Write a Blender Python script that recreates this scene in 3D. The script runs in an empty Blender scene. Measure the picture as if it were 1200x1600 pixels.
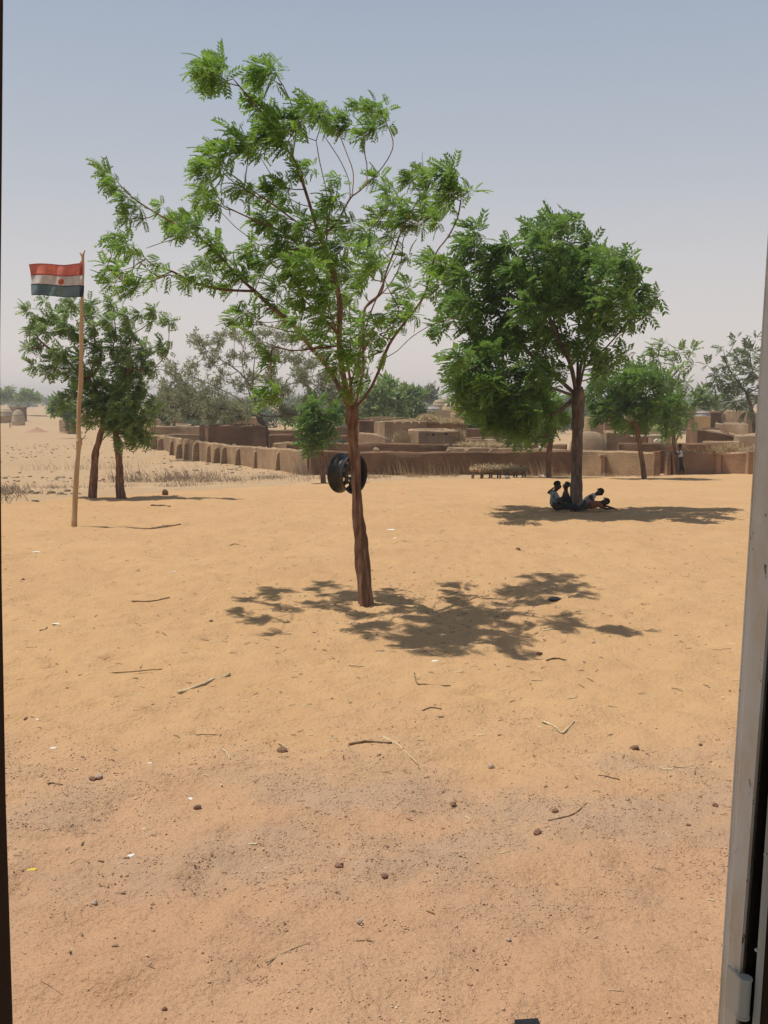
import bpy, math, random
import numpy as np
from mathutils import Vector, Matrix
R_ = math.radians
sc = bpy.context.scene
COL = sc.collection
random.seed(7)
rng = np.random.default_rng(11)

# ------------------------------------------------------------------ camera
CAMZ = 2.36
PITCH = R_(6.6)
cam_d = bpy.data.cameras.new('camera'); cam = bpy.data.objects.new('camera', cam_d); COL.objects.link(cam)
cam.location = (0, 0, CAMZ); cam.rotation_euler = (R_(90) - PITCH, 0, 0)
cam_d.sensor_fit = 'VERTICAL'; cam_d.sensor_height = 36; cam_d.lens = 36
cam_d.clip_start = 0.05; cam_d.clip_end = 9000
sc.camera = cam

# ------------------------------------------------------------------ world + sun
SUNV = Vector((-0.39, 0.07, 1.0)).normalized()          # towards the sun
elev = math.asin(SUNV.z); az = math.atan2(SUNV.x, SUNV.y)
w = bpy.data.worlds.new('World'); sc.world = w; w.use_nodes = True
nt = w.node_tree; nt.nodes.clear()
sky = nt.nodes.new('ShaderNodeTexSky'); sky.sky_type = 'NISHITA'; sky.sun_disc = False
sky.sun_elevation = elev; sky.sun_rotation = az % (2 * math.pi)
sky.altitude = 200; sky.air_density = 1.0; sky.dust_density = 5.0; sky.ozone_density = 1.0
# dusty Sahel air: the same pale dust veil all round, thicker towards the horizon
tc = nt.nodes.new('ShaderNodeTexCoord'); sp = nt.nodes.new('ShaderNodeSeparateXYZ')
ramp = nt.nodes.new('ShaderNodeValToRGB')
cr = ramp.color_ramp
SKYR = [(0.0, (1.10, 0.98, 0.92)), (0.05, (1.04, 0.965, 0.93)), (0.12, (0.90, 0.875, 0.89)), (0.19, (0.740, 0.775, 0.840)),
        (0.27, (0.610, 0.680, 0.790)), (0.36, (0.500, 0.590, 0.740)), (1.0, (0.200, 0.300, 0.500))]
cr.elements[0].position, cr.elements[0].color = SKYR[0][0], (*SKYR[0][1], 1)
cr.elements[1].position, cr.elements[1].color = SKYR[-1][0], (*SKYR[-1][1], 1)
for p_, c_ in SKYR[1:-1]:
    e = cr.elements.new(p_); e.color = (*c_, 1)
bgn = nt.nodes.new('ShaderNodeBackground'); bgn.inputs['Strength'].default_value = 0.055
bgd = nt.nodes.new('ShaderNodeBackground'); bgd.inputs['Strength'].default_value = 0.77
mix = nt.nodes.new('ShaderNodeMixShader'); mix.inputs[0].default_value = 0.80
out = nt.nodes.new('ShaderNodeOutputWorld')
L = nt.links.new
L(tc.outputs['Generated'], sp.inputs[0]); L(sp.outputs['Z'], ramp.inputs[0])
L(sky.outputs[0], bgn.inputs[0]); L(ramp.outputs[0], bgd.inputs[0])
L(bgn.outputs[0], mix.inputs[1]); L(bgd.outputs[0], mix.inputs[2]); L(mix.outputs[0], out.inputs[0])

sun_d = bpy.data.lights.new('sun', 'SUN'); sun_d.energy = 4.0; sun_d.angle = R_(0.6); sun_d.color = (1.0, 0.955, 0.88)
sun = bpy.data.objects.new('sun', sun_d); COL.objects.link(sun)
sun.rotation_euler = (-SUNV).to_track_quat('-Z', 'Y').to_euler()
sc.view_settings.view_transform = 'Standard'; sc.view_settings.look = 'None'
sc.view_settings.gamma = 1; sc.view_settings.use_curve_mapping = False
sc.view_settings.exposure = 0.07

# ------------------------------------------------------------------ pixel -> world measuring helpers (photo pixels)
CP, SP = math.cos(PITCH), math.sin(PITCH)
def P(px, py, D):
    u = (px - 600) / 1600; v = (800 - py) / 1600
    d = Vector((u, CP + v * SP, -SP + v * CP))
    return Vector((0, 0, CAMZ)) + d * (D / d.y)
def S(D): return D / 1600.0                              # metres per photo pixel at distance D
_ty = [-60, 0, 12, 22, 30, 40, 51, 62, 75, 94, 140, 230, 800, 6000]
_tz = [0, 0, 0, -.14, -.50, -1.10, -1.68, -2.08, -2.30, -2.68, -3.3, -4.04, -5.6, -5.6]
def gz(y):
    y = np.asarray(y, float)
    s = np.zeros_like(y)
    for k in (-1.5, -.75, 0, .75, 1.5):
        s = s + np.interp(y + k * np.clip(y * .06, 0, 12), _ty, _tz)
    return s / 5

# ------------------------------------------------------------------ numpy value noise
_tab = rng.random((256, 256))
def vnoise(x, y, seed=0):
    x = np.asarray(x, float) + seed * 17.31; y = np.asarray(y, float) + seed * 9.77
    xi = np.floor(x).astype(int); yi = np.floor(y).astype(int)
    fx = x - xi; fy = y - yi; fx = fx * fx * (3 - 2 * fx); fy = fy * fy * (3 - 2 * fy)
    a = _tab[xi & 255, yi & 255]; b = _tab[(xi + 1) & 255, yi & 255]
    c = _tab[xi & 255, (yi + 1) & 255]; d = _tab[(xi + 1) & 255, (yi + 1) & 255]
    return (a * (1 - fx) + b * fx) * (1 - fy) + (c * (1 - fx) + d * fx) * fy
def fbm(x, y, o=4, seed=0):
    s = 0; a = 1; t = 0
    for i in range(o):
        s = s + a * vnoise(np.asarray(x) * 2 ** i, np.asarray(y) * 2 ** i, seed + i * 3); t += a; a *= .5
    return s / t
def gdisp(x, y):
    y = np.asarray(y, float); x = np.asarray(x, float)
    far = np.clip((y - 27) / 40, 0, 1)
    soft = 1 / (1 + (y / 45) ** 2)
    z = (fbm(x / 2.2, y / 2.2, 3, 1) - .5) * .10
    z = z + (fbm(x / .42, y / .30, 3, 2) - .5) * .115 * soft
    z = z + (fbm(x / .16, y / .12, 2, 12) - .5) * .030 * (y < 14)          # trampled dimples
    z = z + (np.abs(vnoise(x / .23, y / .2, 5) - .5)) * -.045 * soft
    z = z + (fbm(x / 14, y / 14, 3, 8) - .5) * 1.1 * far * (y < 2500)
    return z
def G(x, y): return float(gz(y) + gdisp(x, y))
def pg(px, py, lo=2.5, hi=1200):
    """ground point seen at a photo pixel"""
    for _ in range(60):
        m = math.sqrt(lo * hi); p = P(px, py, m)
        if p.z > float(gz(m)): lo = m
        else: hi = m
    p = P(px, py, lo); return Vector((p.x, p.y, G(p.x, p.y)))

# ------------------------------------------------------------------ object helpers
def setmat(me, m):
    if m is not None: me.materials.append(m)
def mk(name, V, F, m=None, parent=None, smooth=True, uv=None):
    """V (n,3) array, F list of faces / (k,3|4) array -> one linked mesh object"""
    me = bpy.data.meshes.new(name)
    V = np.asarray(V, np.float32)
    if isinstance(F, np.ndarray):
        n, k = F.shape
        me.vertices.add(len(V)); me.vertices.foreach_set('co', V.ravel())
        me.loops.add(n * k); me.loops.foreach_set('vertex_index', F.astype(np.int32).ravel())
        me.polygons.add(n); me.polygons.foreach_set('loop_start', np.arange(0, n * k, k, dtype=np.int32))
        me.update(calc_edges=True)
    else:
        me.from_pydata([tuple(map(float, v)) for v in V], [], [tuple(int(i) for i in f) for f in F])
    if smooth: me.polygons.foreach_set('use_smooth', np.ones(len(me.polygons), bool))
    if uv is not None:
        l = me.uv_layers.new(name='UVMap'); vi = np.zeros(len(me.loops), np.int32)
        me.loops.foreach_get('vertex_index', vi)
        l.data.foreach_set('uv', np.asarray(uv, np.float32)[vi].ravel())
    setmat(me, m)
    o = bpy.data.objects.new(name, me); COL.objects.link(o)
    if parent is not None: o.parent = parent
    return o
def tag(o, label=None, cat=None, group=None, kind=None):
    if label: o['label'] = label
    if cat: o['category'] = cat
    if group: o['group'] = group
    if kind: o['kind'] = kind
    return o
def empty(name, loc, label, cat, group=None, kind=None, rz=0):
    o = bpy.data.objects.new(name, None); COL.objects.link(o); o.location = loc; o.rotation_euler = (0, 0, rz)
    o.empty_display_size = .2
    return tag(o, label, cat, group, kind)
class MB:
    """collects geometry; local origin subtracted at build"""
    def __init__(s): s.V = []; s.F = []; s.U = []; s.n = 0
    def add(s, V, F, U=None):
        V = np.asarray(V, float)
        s.V.append(V); s.F += [tuple(int(i) + s.n for i in f) for f in F]; s.n += len(V)
        s.U.append(np.zeros((len(V), 2)) if U is None else np.asarray(U, float)); return s
    def box(s, c, h, rot=None):
        V = np.array([(x, y, z) for x in (-1, 1) for y in (-1, 1) for z in (-1, 1)], float) * np.asarray(h)
        if rot is not None: V = V @ np.array(rot.to_3x3()).T
        V = V + np.asarray(c)
        return s.add(V, [(0, 1, 3, 2), (4, 6, 7, 5), (0, 4, 5, 1), (2, 3, 7, 6), (0, 2, 6, 4), (1, 5, 7, 3)], V[:, [0, 2]])
    def tube(s, pts, rad, sides=8, rough=0, cap=True, seed=0):
        V, F = tube(pts, rad, sides, rough, cap, seed)
        return s.add(V, F)
    def build(s, name, m, parent=None, origin=(0, 0, 0), smooth=False):
        return mk(name, np.vstack(s.V) - np.asarray(origin), s.F, m, parent, smooth, np.vstack(s.U))
def tube(pts, rad, sides=8, rough=0, cap=True, seed=0):
    pts = [Vector(p) for p in pts]; n = len(pts)
    V = []; F = []
    ref = Vector((0.13, 1, 0.07)).normalized()
    r0 = np.random.default_rng(seed + 5)
    ph = r0.random(3) * 6.28
    for i, p in enumerate(pts):
        t = (pts[min(i + 1, n - 1)] - pts[max(i - 1, 0)])
        if t.length < 1e-9: t = Vector((0, 0, 1))
        t.normalize()
        a = t.cross(ref)
        if a.length < .15: a = t.cross(Vector((1, 0, 0)))
        a.normalize(); b = t.cross(a)
        for k in range(sides):
            th = 2 * math.pi * k / sides
            f = 1.0
            if rough > .12: f += .30 * (float(vnoise(i * .45 + seed * 3.7, 1.5 * math.cos(th) + 4, seed + 2)) - .5) + .22 * (float(vnoise(i * .9, 1.5 * math.sin(th) + 9, seed + 6)) - .5)
            if rough: f += rough * (.5 * math.sin(3 * th + ph[0] + i * .25) + .35 * math.sin(5 * th + ph[1] - i * .4) + .5 * (r0.random() - .5))
            V.append(p + (a * math.cos(th) + b * math.sin(th)) * rad[i] * f)
    for i in range(n - 1):
        for k in range(sides):
            k2 = (k + 1) % sides
            F.append((i * sides + k, i * sides + k2, (i + 1) * sides + k2, (i + 1) * sides + k))
    if cap:
        F.append(tuple(range(sides))[::-1]); F.append(tuple((n - 1) * sides + k for k in range(sides)))
    return np.array([tuple(v) for v in V]), F
def smooth_path(pts, sub=4):
    """Catmull-Rom through points (any dimension)"""
    p = np.asarray(pts, float); n = len(p); o = []
    for i in range(n - 1):
        a, b, c, d = p[max(i - 1, 0)], p[i], p[i + 1], p[min(i + 2, n - 1)]
        for k in range(sub):
            t = k / sub
            o.append(.5 * ((2 * b) + (c - a) * t + (2 * a - 5 * b + 4 * c - d) * t * t + (-a + 3 * b - 3 * c + d) * t ** 3))
    o.append(p[-1]); return np.array(o)

# ------------------------------------------------------------------ materials
def newmat(name):
    m = bpy.data.materials.new(name); m.use_nodes = True; n = m.node_tree.nodes
    return m, m.node_tree, n['Principled BSDF']
def N(t, kind, **kw):
    n = t.nodes.new(kind)
    for k, v in kw.items():
        if k in n.inputs: n.inputs[k].default_value = v
        else: setattr(n, k, v)
    return n
def noisy(name, cols, scale=4, detail=6, rough=.9, bump=.3, bscale=None, dist=.02, coord='Object', metallic=0, stretch=None, spec=.25):
    m, t, b = newmat(name)
    c = N(t, 'ShaderNodeTexCoord'); src = c.outputs[coord]
    if stretch:
        mp = N(t, 'ShaderNodeMapping'); mp.inputs['Scale'].default_value = stretch; t.links.new(src, mp.inputs[0]); src = mp.outputs[0]
    no = N(t, 'ShaderNodeTexNoise', Scale=scale, Detail=detail, Roughness=.62)
    r = N(t, 'ShaderNodeValToRGB'); e = r.color_ramp.elements
    k = len(cols); lo, hi = .3, .7
    e[0].position = lo; e[0].color = (*cols[0], 1); e[1].position = hi; e[1].color = (*cols[-1], 1)
    for i in range(1, k - 1):
        q = e.new(lo + (hi - lo) * i / (k - 1)); q.color = (*cols[i], 1)
    n2 = N(t, 'ShaderNodeTexNoise', Scale=(bscale or scale * 4), Detail=6, Roughness=.7)
    bp = N(t, 'ShaderNodeBump', Strength=bump, Distance=dist)
    t.links.new(src, no.inputs['Vector']); t.links.new(src, n2.inputs['Vector'])
    t.links.new(no.outputs['Fac'], r.inputs[0]); t.links.new(r.outputs[0], b.inputs['Base Color'])
    t.links.new(n2.outputs['Fac'], bp.inputs['Height']); t.links.new(bp.outputs[0], b.inputs['Normal'])
    b.inputs['Roughness'].default_value = rough; b.inputs['Metallic'].default_value = metallic
    b.inputs['Specular IOR Level'].default_value = spec
    return m
def leafmat(name, c1, c2, trans=.45, c3=None):
    m, t, b = newmat(name)
    g = N(t, 'ShaderNodeNewGeometry'); r = N(t, 'ShaderNodeValToRGB'); e = r.color_ramp.elements
    e[0].color = (*c1, 1); e[1].color = (*c2, 1)
    if c3: q = e.new(.93); q.color = (*c2, 1); e[-1].color = (*c3, 1); e[-1].position = 1.0
    cc = N(t, 'ShaderNodeTexCoord'); no = N(t, 'ShaderNodeTexNoise', Scale=1.3, Detail=2)
    ad = N(t, 'ShaderNodeMath', operation='MULTIPLY_ADD'); ad.inputs[1].default_value = .6
    t.links.new(cc.outputs['Object'], no.inputs['Vector']); sb = N(t, 'ShaderNodeMath', operation='MULTIPLY'); sb.inputs[1].default_value = .4
    t.links.new(no.outputs['Fac'], sb.inputs[0])
    t.links.new(g.outputs['Random Per Island'], ad.inputs[0]); t.links.new(sb.outputs[0], ad.inputs[2])
    t.links.new(ad.outputs[0], r.inputs[0]); t.links.new(r.outputs[0], b.inputs['Base Color'])
    b.inputs['Roughness'].default_value = .5; b.inputs['Specular IOR Level'].default_value = .32
    tr = N(t, 'ShaderNodeBsdfTranslucent'); ms = N(t, 'ShaderNodeMixShader'); ms.inputs[0].default_value = trans
    hs = N(t, 'ShaderNodeHueSaturation'); hs.inputs['Value'].default_value = 1.5; hs.inputs['Hue'].default_value = .485
    t.links.new(r.outputs[0], hs.inputs['Color']); t.links.new(hs.outputs[0], tr.inputs[0])
    o = t.nodes['Material Output']
    t.links.new(b.outputs[0], ms.inputs[1]); t.links.new(tr.outputs[0], ms.inputs[2]); t.links.new(ms.outputs[0], o.inputs[0])
    return m
def brickmud(name, c1, c2, mortar, bs=.27, bh=.105, bump=.5, plaster=.45):
    m, t, b = newmat(name)
    uv = N(t, 'ShaderNodeTexCoord')
    nz = N(t, 'ShaderNodeTexNoise', Scale=1.7, Detail=3); vm = N(t, 'ShaderNodeVectorMath', operation='MULTIPLY_ADD')
    vm.inputs[1].default_value = (.10, .07, 0)
    br = N(t, 'ShaderNodeTexBrick', Scale=1.0)
    br.inputs['Mortar Size'].default_value = .016; br.inputs['Brick Width'].default_value = bs; br.inputs['Row Height'].default_value = bh
    br.inputs['Mortar Smooth'].default_value = .5; br.inputs['Bias'].default_value = -.1
    br.inputs['Color1'].default_value = (*c1, 1); br.inputs['Color2'].default_value = (*c2, 1); br.inputs['Mortar'].default_value = (*mortar, 1)
    t.links.new(uv.outputs['UV'], nz.inputs['Vector']); t.links.new(nz.outputs['Color'], vm.inputs[0]); t.links.new(uv.outputs['UV'], vm.inputs[2])
    t.links.new(vm.outputs[0], br.inputs['Vector'])
    big = N(t, 'ShaderNodeTexNoise', Scale=.55, Detail=6, Roughness=.65)
    t.links.new(uv.outputs['Object'], big.inputs['Vector'])
    r = N(t, 'ShaderNodeValToRGB'); r.color_ramp.elements[0].position = .38; r.color_ramp.elements[1].position = .66
    r.color_ramp.elements[0].color = (.66, .64, .62, 1); r.color_ramp.elements[1].color = (1.2, 1.14, 1.08, 1)
    t.links.new(big.outputs['Fac'], r.inputs[0])
    # plaster patches hide the courses
    pl = N(t, 'ShaderNodeTexNoise', Scale=.8, Detail=5); plr = N(t, 'ShaderNodeMapRange')
    plr.inputs['From Min'].default_value = .60 - plaster * .35; plr.inputs['From Max'].default_value = .72 - plaster * .25
    t.links.new(uv.outputs['Object'], pl.inputs['Vector']); t.links.new(pl.outputs['Fac'], plr.inputs['Value'])
    mx = N(t, 'ShaderNodeMix', data_type='RGBA'); mx.inputs['B'].default_value = (*[(a + bb) / 2 for a, bb in zip(c1, c2)], 1)
    t.links.new(plr.outputs[0], mx.inputs['Factor']); t.links.new(br.outputs['Color'], mx.inputs['A'])
    mu = N(t, 'ShaderNodeMix', data_type='RGBA', blend_type='MULTIPLY'); mu.inputs['Factor'].default_value = 1
    t.links.new(mx.outputs['Result'], mu.inputs['A']); t.links.new(r.outputs[0], mu.inputs['B'])
    t.links.new(mu.outputs['Result'], b.inputs['Base Color'])
    fine = N(t, 'ShaderNodeTexNoise', Scale=9, Detail=8, Roughness=.7); t.links.new(uv.outputs['Object'], fine.inputs['Vector'])
    inv = N(t, 'ShaderNodeMath', operation='MULTIPLY_ADD'); inv.inputs[1].default_value = -1.0; 
    t.links.new(br.outputs['Fac'], inv.inputs[0]); t.links.new(fine.outputs['Fac'], inv.inputs[2])
    bp = N(t, 'ShaderNodeBump', Strength=bump, Distance=.03); t.links.new(inv.outputs[0], bp.inputs['Height'])
    t.links.new(bp.outputs[0], b.inputs['Normal']); b.inputs['Roughness'].default_value = .95
    b.inputs['Specular IOR Level'].default_value = .1
    return m

M = {}
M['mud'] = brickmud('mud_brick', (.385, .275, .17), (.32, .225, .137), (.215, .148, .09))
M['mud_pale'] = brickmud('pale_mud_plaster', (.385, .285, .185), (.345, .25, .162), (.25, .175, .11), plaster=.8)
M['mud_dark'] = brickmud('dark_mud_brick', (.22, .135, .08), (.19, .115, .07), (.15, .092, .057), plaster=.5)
M['mud_red'] = brickmud('red_mud_brick', (.36, .225, .14), (.32, .20, .125), (.24, .155, .10), plaster=.45)
M['bark'] = noisy('reddish_bark', [(.085, .042, .026), (.20, .105, .062), (.36, .225, .15)], 22, 9, .95, 1.0, 30, .035, stretch=(1, 1, .16))
M['bark_grey'] = noisy('grey_bark', [(.06, .042, .032), (.13, .095, .072), (.22, .17, .13)], 16, 7, .95, .9, 25, .02, stretch=(1, 1, .25))
M['twig'] = noisy('twig_bark', [(.11, .075, .05), (.19, .14, .095)], 12, 3, .9, .2)
M['straw'] = noisy('straw', [(.36, .26, .13), (.52, .40, .23), (.62, .50, .30)], 14, 5, .9, .5, 60, .01)
M['thatch'] = noisy('thatch', [(.25, .19, .12), (.40, .32, .21), (.47, .39, .27)], 5, 8, .95, .9, 30, .04)
M['thatch_grey'] = noisy('weathered_thatch', [(.20, .19, .18), (.31, .29, .27), (.38, .35, .31)], 3, 8, .95, .9, 22, .04)
M['wood_pole'] = noisy('peeled_wood', [(.24, .14, .07), (.43, .29, .155), (.52, .38, .22)], 5, 7, .8, .6, 30, .01, stretch=(1, 1, .15))
M['stick'] = noisy('dry_stick', [(.14, .09, .05), (.27, .18, .10)], 25, 5, .9, .5, 80, .004)
M['reed'] = noisy('dry_reed', [(.42, .31, .17), (.60, .49, .30)], 30, 4, .7, .3, 80, .002)
M['stone'] = noisy('brown_stone', [(.16, .085, .055), (.27, .155, .10)], 30, 6, .9, .8, 70, .006)
M['stone_pale'] = noisy('pale_stone', [(.34, .25, .18), (.46, .36, .27)], 30, 6, .9, .8, 70, .006)
M['gravel'] = noisy('gravel_bits', [(.28, .165, .105), (.43, .28, .175), (.64, .49, .35)], 12, 4, .95, .2)
M['leaf'] = leafmat('neem_leaf', (.060, .140, .020), (.190, .330, .050), .46, (.40, .40, .13))
M['leaf2'] = leafmat('dense_neem_leaf', (.052, .122, .022), (.155, .268, .052), .42)
M['leaf3'] = leafmat('young_neem_leaf', (.090, .165, .042), (.225, .325, .095), .46)
M['leaf_pale'] = leafmat('acacia_leaf', (.15, .165, .08), (.24, .25, .135), .40)
M['leaf_far'] = leafmat('far_leaf', (.085, .12, .05), (.14, .18, .08), .3)
M['rim'] = noisy('black_rim_paint', [(.013, .011, .009), (.026, .022, .018)], 18, 6, .42, .12, 60, .002, spec=.4)
M['steel'] = noisy('grey_door_paint', [(.64, .74, .80), (.70, .78, .82), (.66, .66, .56), (.46, .37, .22)], 7, 10, .5, .3, 60, .002, stretch=(1, 1, .5), spec=.5)
def worn_paint(name, paint, stain, rust):
    m, t, b = newmat(name); c = N(t, 'ShaderNodeTexCoord').outputs['Object']
    def nf(sc_, lo, hi, det=8):
        n_ = N(t, 'ShaderNodeTexNoise', Scale=sc_, Detail=det, Roughness=.7); r_ = N(t, 'ShaderNodeMapRange'); r_.inputs['From Min'].default_value = lo; r_.inputs['From Max'].default_value = hi
        t.links.new(c, n_.inputs['Vector']); t.links.new(n_.outputs['Fac'], r_.inputs['Value']); return r_.outputs[0]
    a = N(t, 'ShaderNodeMix', data_type='RGBA'); a.inputs['A'].default_value = (*paint, 1); a.inputs['B'].default_value = (*stain, 1); t.links.new(nf(3.2, .44, .66), a.inputs['Factor'])
    d = N(t, 'ShaderNodeMix', data_type='RGBA'); d.inputs['B'].default_value = (*rust, 1); t.links.new(a.outputs['Result'], d.inputs['A']); t.links.new(nf(34, .655, .685, 4), d.inputs['Factor'])
    e = N(t, 'ShaderNodeMix', data_type='RGBA'); e.inputs['B'].default_value = (.80, .80, .76, 1); t.links.new(d.outputs['Result'], e.inputs['A']); t.links.new(nf(60, .68, .72, 3), e.inputs['Factor'])
    t.links.new(e.outputs['Result'], b.inputs['Base Color']); b.inputs['Roughness'].default_value = .5
    bp = N(t, 'ShaderNodeBump', Strength=.4, Distance=.003); t.links.new(nf(34, .6, .72, 6), bp.inputs['Height']); t.links.new(bp.outputs[0], b.inputs['Normal']); return m
M['steel'] = worn_paint('worn_grey_paint', (.66, .74, .76), (.52, .45, .27), (.12, .055, .03))
M['steel2'] = noisy('grey_green_paint', [(.46, .53, .50), (.55, .62, .59)], 6, 6, .45, .2, 60, .002, spec=.5)
M['gap_shade'] = noisy('gap_shade_black', [(.012, .010, .009), (.022, .018, .016)], 8, 4, .8, .2)  # near-black that paints the shade inside gaps and holes
M['doorwood'] = noisy('brown_door_wood', [(.035, .022, .014), (.075, .048, .028)], 7, 6, .6, .4, 30, .003, stretch=(1, 1, .1))
M['concrete'] = noisy('floor_cement', [(.20, .18, .16), (.30, .27, .24)], 3, 6, .9, .4)
M['skin'] = noisy('dark_skin', [(.040, .022, .014), (.060, .034, .022)], 8, 3, .55, .1)
M['hair'] = noisy('black_hair', [(.006, .005, .005), (.014, .012, .011)], 40, 3, .9, .6, 120, .004)
M['black'] = noisy('black_plastic', [(.010, .010, .012), (.02, .02, .022)], 10, 3, .5, .2)
M['white'] = noisy('white_scrap', [(.60, .56, .50), (.78, .75, .70)], 10, 3, .8, .2)
M['yellow'] = noisy('yellow_scrap', [(.62, .42, .03), (.75, .55, .06)], 10, 3, .6, .2)
M['redscrap'] = noisy('red_scrap', [(.55, .16, .10), (.65, .24, .15)], 10, 3, .7, .2)
M['dry'] = leafmat('dry_grass', (.30, .21, .11), (.47, .36, .21), .25)
M['weed'] = leafmat('dead_weed', (.20, .15, .10), (.33, .255, .17), .2)
def cloth(name, c): return noisy(name, [tuple(x * .8 for x in c), c], 6, 4, .9, .35, 14, .02)

# ================================================================== GROUND
def axis(lo, hi, fn):
    a = [lo]
    while a[-1] < hi: a.append(a[-1] + fn(a[-1]))
    return np.array(a)
ys = axis(-12, 2500, lambda y: .045 if 2.4 < y < 8 else (.045 + (y - 8) * .0085 if y >= 8 else .6))
xp = axis(0, 1300, lambda x: .05 if x < 3.2 else .05 + (x - 3.2) * .022)
xs = np.concatenate([-xp[:0:-1], xp])
X, Y = np.meshgrid(xs, ys)
Z = gz(Y) + gdisp(X, Y)
fr_ = np.random.default_rng(77)                       # trails of footprints across the sand
for tr_ in range(26):
    fx, fy = (fr_.random() - .5) * 8, 4.2 + 11 * fr_.random(); an = fr_.random() * 6.28; st_ = .50 + .12 * fr_.random(); sc_ = .75 + .35 * fr_.random()
    for q_ in range(13):
        an += fr_.normal() * .10; fx += math.cos(an) * st_; fy += math.sin(an) * st_
        if fy < 3.3 or fy > 19 or abs(fx) > fy * .45 + .5: continue
        px_, py_ = fx - math.sin(an) * .09 * (-1) ** q_, fy + math.cos(an) * .09 * (-1) ** q_
        i0, i1 = np.searchsorted(ys, py_ - .35), np.searchsorted(ys, py_ + .35); j0, j1 = np.searchsorted(xs, px_ - .35), np.searchsorted(xs, px_ + .35)
        dx_, dy_ = X[i0:i1, j0:j1] - px_, Y[i0:i1, j0:j1] - py_
        u_ = (dx_ * math.cos(an) + dy_ * math.sin(an)) / (.135 * sc_); v_ = (-dx_ * math.sin(an) + dy_ * math.cos(an)) / (.062 * sc_); r2 = u_ * u_ + v_ * v_
        Z[i0:i1, j0:j1] += (-.022 * np.exp(-r2 * r2 * .8) + .010 * np.exp(-((np.sqrt(r2) - 1.45) / .35) ** 2)) * (.6 + .6 * fr_.random())
nx, ny = len(xs), len(ys)
V = np.stack([X, Y, Z], -1).reshape(-1, 3)
i = np.arange(nx * ny).reshape(ny, nx)
F = np.stack([i[:-1, :-1], i[:-1, 1:], i[1:, 1:], i[1:, :-1]], -1).reshape(-1, 4)
gm, t, b = newmat('sandy_ground')
tcn = N(t, 'ShaderNodeTexCoord'); oc = tcn.outputs['Object']
def attr(nm): a = N(t, 'ShaderNodeAttribute'); a.attribute_name = nm; return a.outputs['Fac']
def mixc(f, a, bcol):
    m_ = N(t, 'ShaderNodeMix', data_type='RGBA')
    if hasattr(f, 'is_linked'): t.links.new(f, m_.inputs['Factor'])
    else: m_.inputs['Factor'].default_value = f
    for k, v in (('A', a), ('B', bcol)):
        if isinstance(v, tuple): m_.inputs[k].default_value = (*v, 1)
        else: t.links.new(v, m_.inputs[k])
    return m_.outputs['Result']
def nfac(scale, detail=6, lo=.35, hi=.65, rough=.6, kind='ShaderNodeTexNoise'):
    n_ = N(t, kind, Scale=scale)
    if kind == 'ShaderNodeTexNoise': n_.inputs['Detail'].default_value = detail; n_.inputs['Roughness'].default_value = rough
    t.links.new(oc, n_.inputs['Vector'])
    mr = N(t, 'ShaderNodeMapRange'); mr.inputs['From Min'].default_value = lo; mr.inputs['From Max'].default_value = hi
    t.links.new(n_.outputs[0], mr.inputs['Value']); return mr.outputs[0], n_.outputs[0]
def math2(op, a, bb):
    m_ = N(t, 'ShaderNodeMath', operation=op); m_.use_clamp = op in ('ADD', 'SUBTRACT', 'MULTIPLY')
    for k, v in enumerate((a, bb)):
        if isinstance(v, (int, float)): m_.inputs[k].default_value = v
        else: t.links.new(v, m_.inputs[k])
    return m_.outputs[0]
f_big, _ = nfac(.5, 5); f_mid, _ = nfac(4, 6); f_speck, sp_raw = nfac(55, 5, .56, .68); f_fine, fine_raw = nfac(160, 4)
sand = mixc(f_big, (.520, .325, .162), (.480, .293, .147))
sand = mixc(math2('MULTIPLY', f_mid, .30), sand, (.455, .270, .130))
red = mixc(f_big, (.490, .285, .162), (.515, .322, .188))
gra = mixc(f_fine, (.375, .238, .148), (.490, .330, .210))
near = mixc(math2('MULTIPLY', f_speck, .55), red, (.22, .125, .08))
col = mixc(attr('near'), sand, near)
f_patch, _ = nfac(1.6, 7, .38, .62)
gm_f = math2('MULTIPLY', attr('gravel'), math2('ADD', f_patch, .25))
col = mixc(gm_f, col, gra)
waste = mixc(f_mid, (.400, .310, .205), (.345, .260, .170))
f_clod, _ = nfac(1.6, 6, .60, .66)
waste = mixc(math2('MULTIPLY', f_clod, .45), waste, (.16, .11, .07))
f_edge, _ = nfac(1.2, 6, .2, .8)
wf = math2('SUBTRACT', math2('ADD', math2('MULTIPLY', attr('waste'), 1.6), math2('MULTIPLY', f_edge, .4)), .5)
col = mixc(wf, col, waste)
col = mixc(math2('MULTIPLY', attr('path'), .8), col, (.50, .345, .205))
t.links.new(col, b.inputs['Base Color']); b.inputs['Roughness'].default_value = 1.0
b.inputs['Specular IOR Level'].default_value = .05
_, r1 = nfac(7, 6); _, r2 = nfac(26, 5)
h = math2('ADD', math2('MULTIPLY', r1, .5), math2('MULTIPLY', r2, .35))
bp1 = N(t, 'ShaderNodeBump', Strength=.9, Distance=.07); t.links.new(h, bp1.inputs['Height'])
h2 = math2('MULTIPLY', fine_raw, math2('ADD', math2('MULTIPLY', attr('near'), .8), .15))
bp2 = N(t, 'ShaderNodeBump', Strength=.6, Distance=.012); t.links.new(h2, bp2.inputs['Height']); t.links.new(bp1.outputs[0], bp2.inputs['Normal'])
t.links.new(bp2.outputs[0], b.inputs['Normal'])
ground = mk('ground', V, F, gm); tag(ground, kind='structure')
yb = np.interp(X, [-40, -9, -5.3, -2.3, 2.7, 18, 40], [22, 24, 31.0, 36.5, 42.5, 47.5, 50]) + (fbm(X / 1.5, Y / 1.5, 3, 4) - .5) * 2.0
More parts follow.
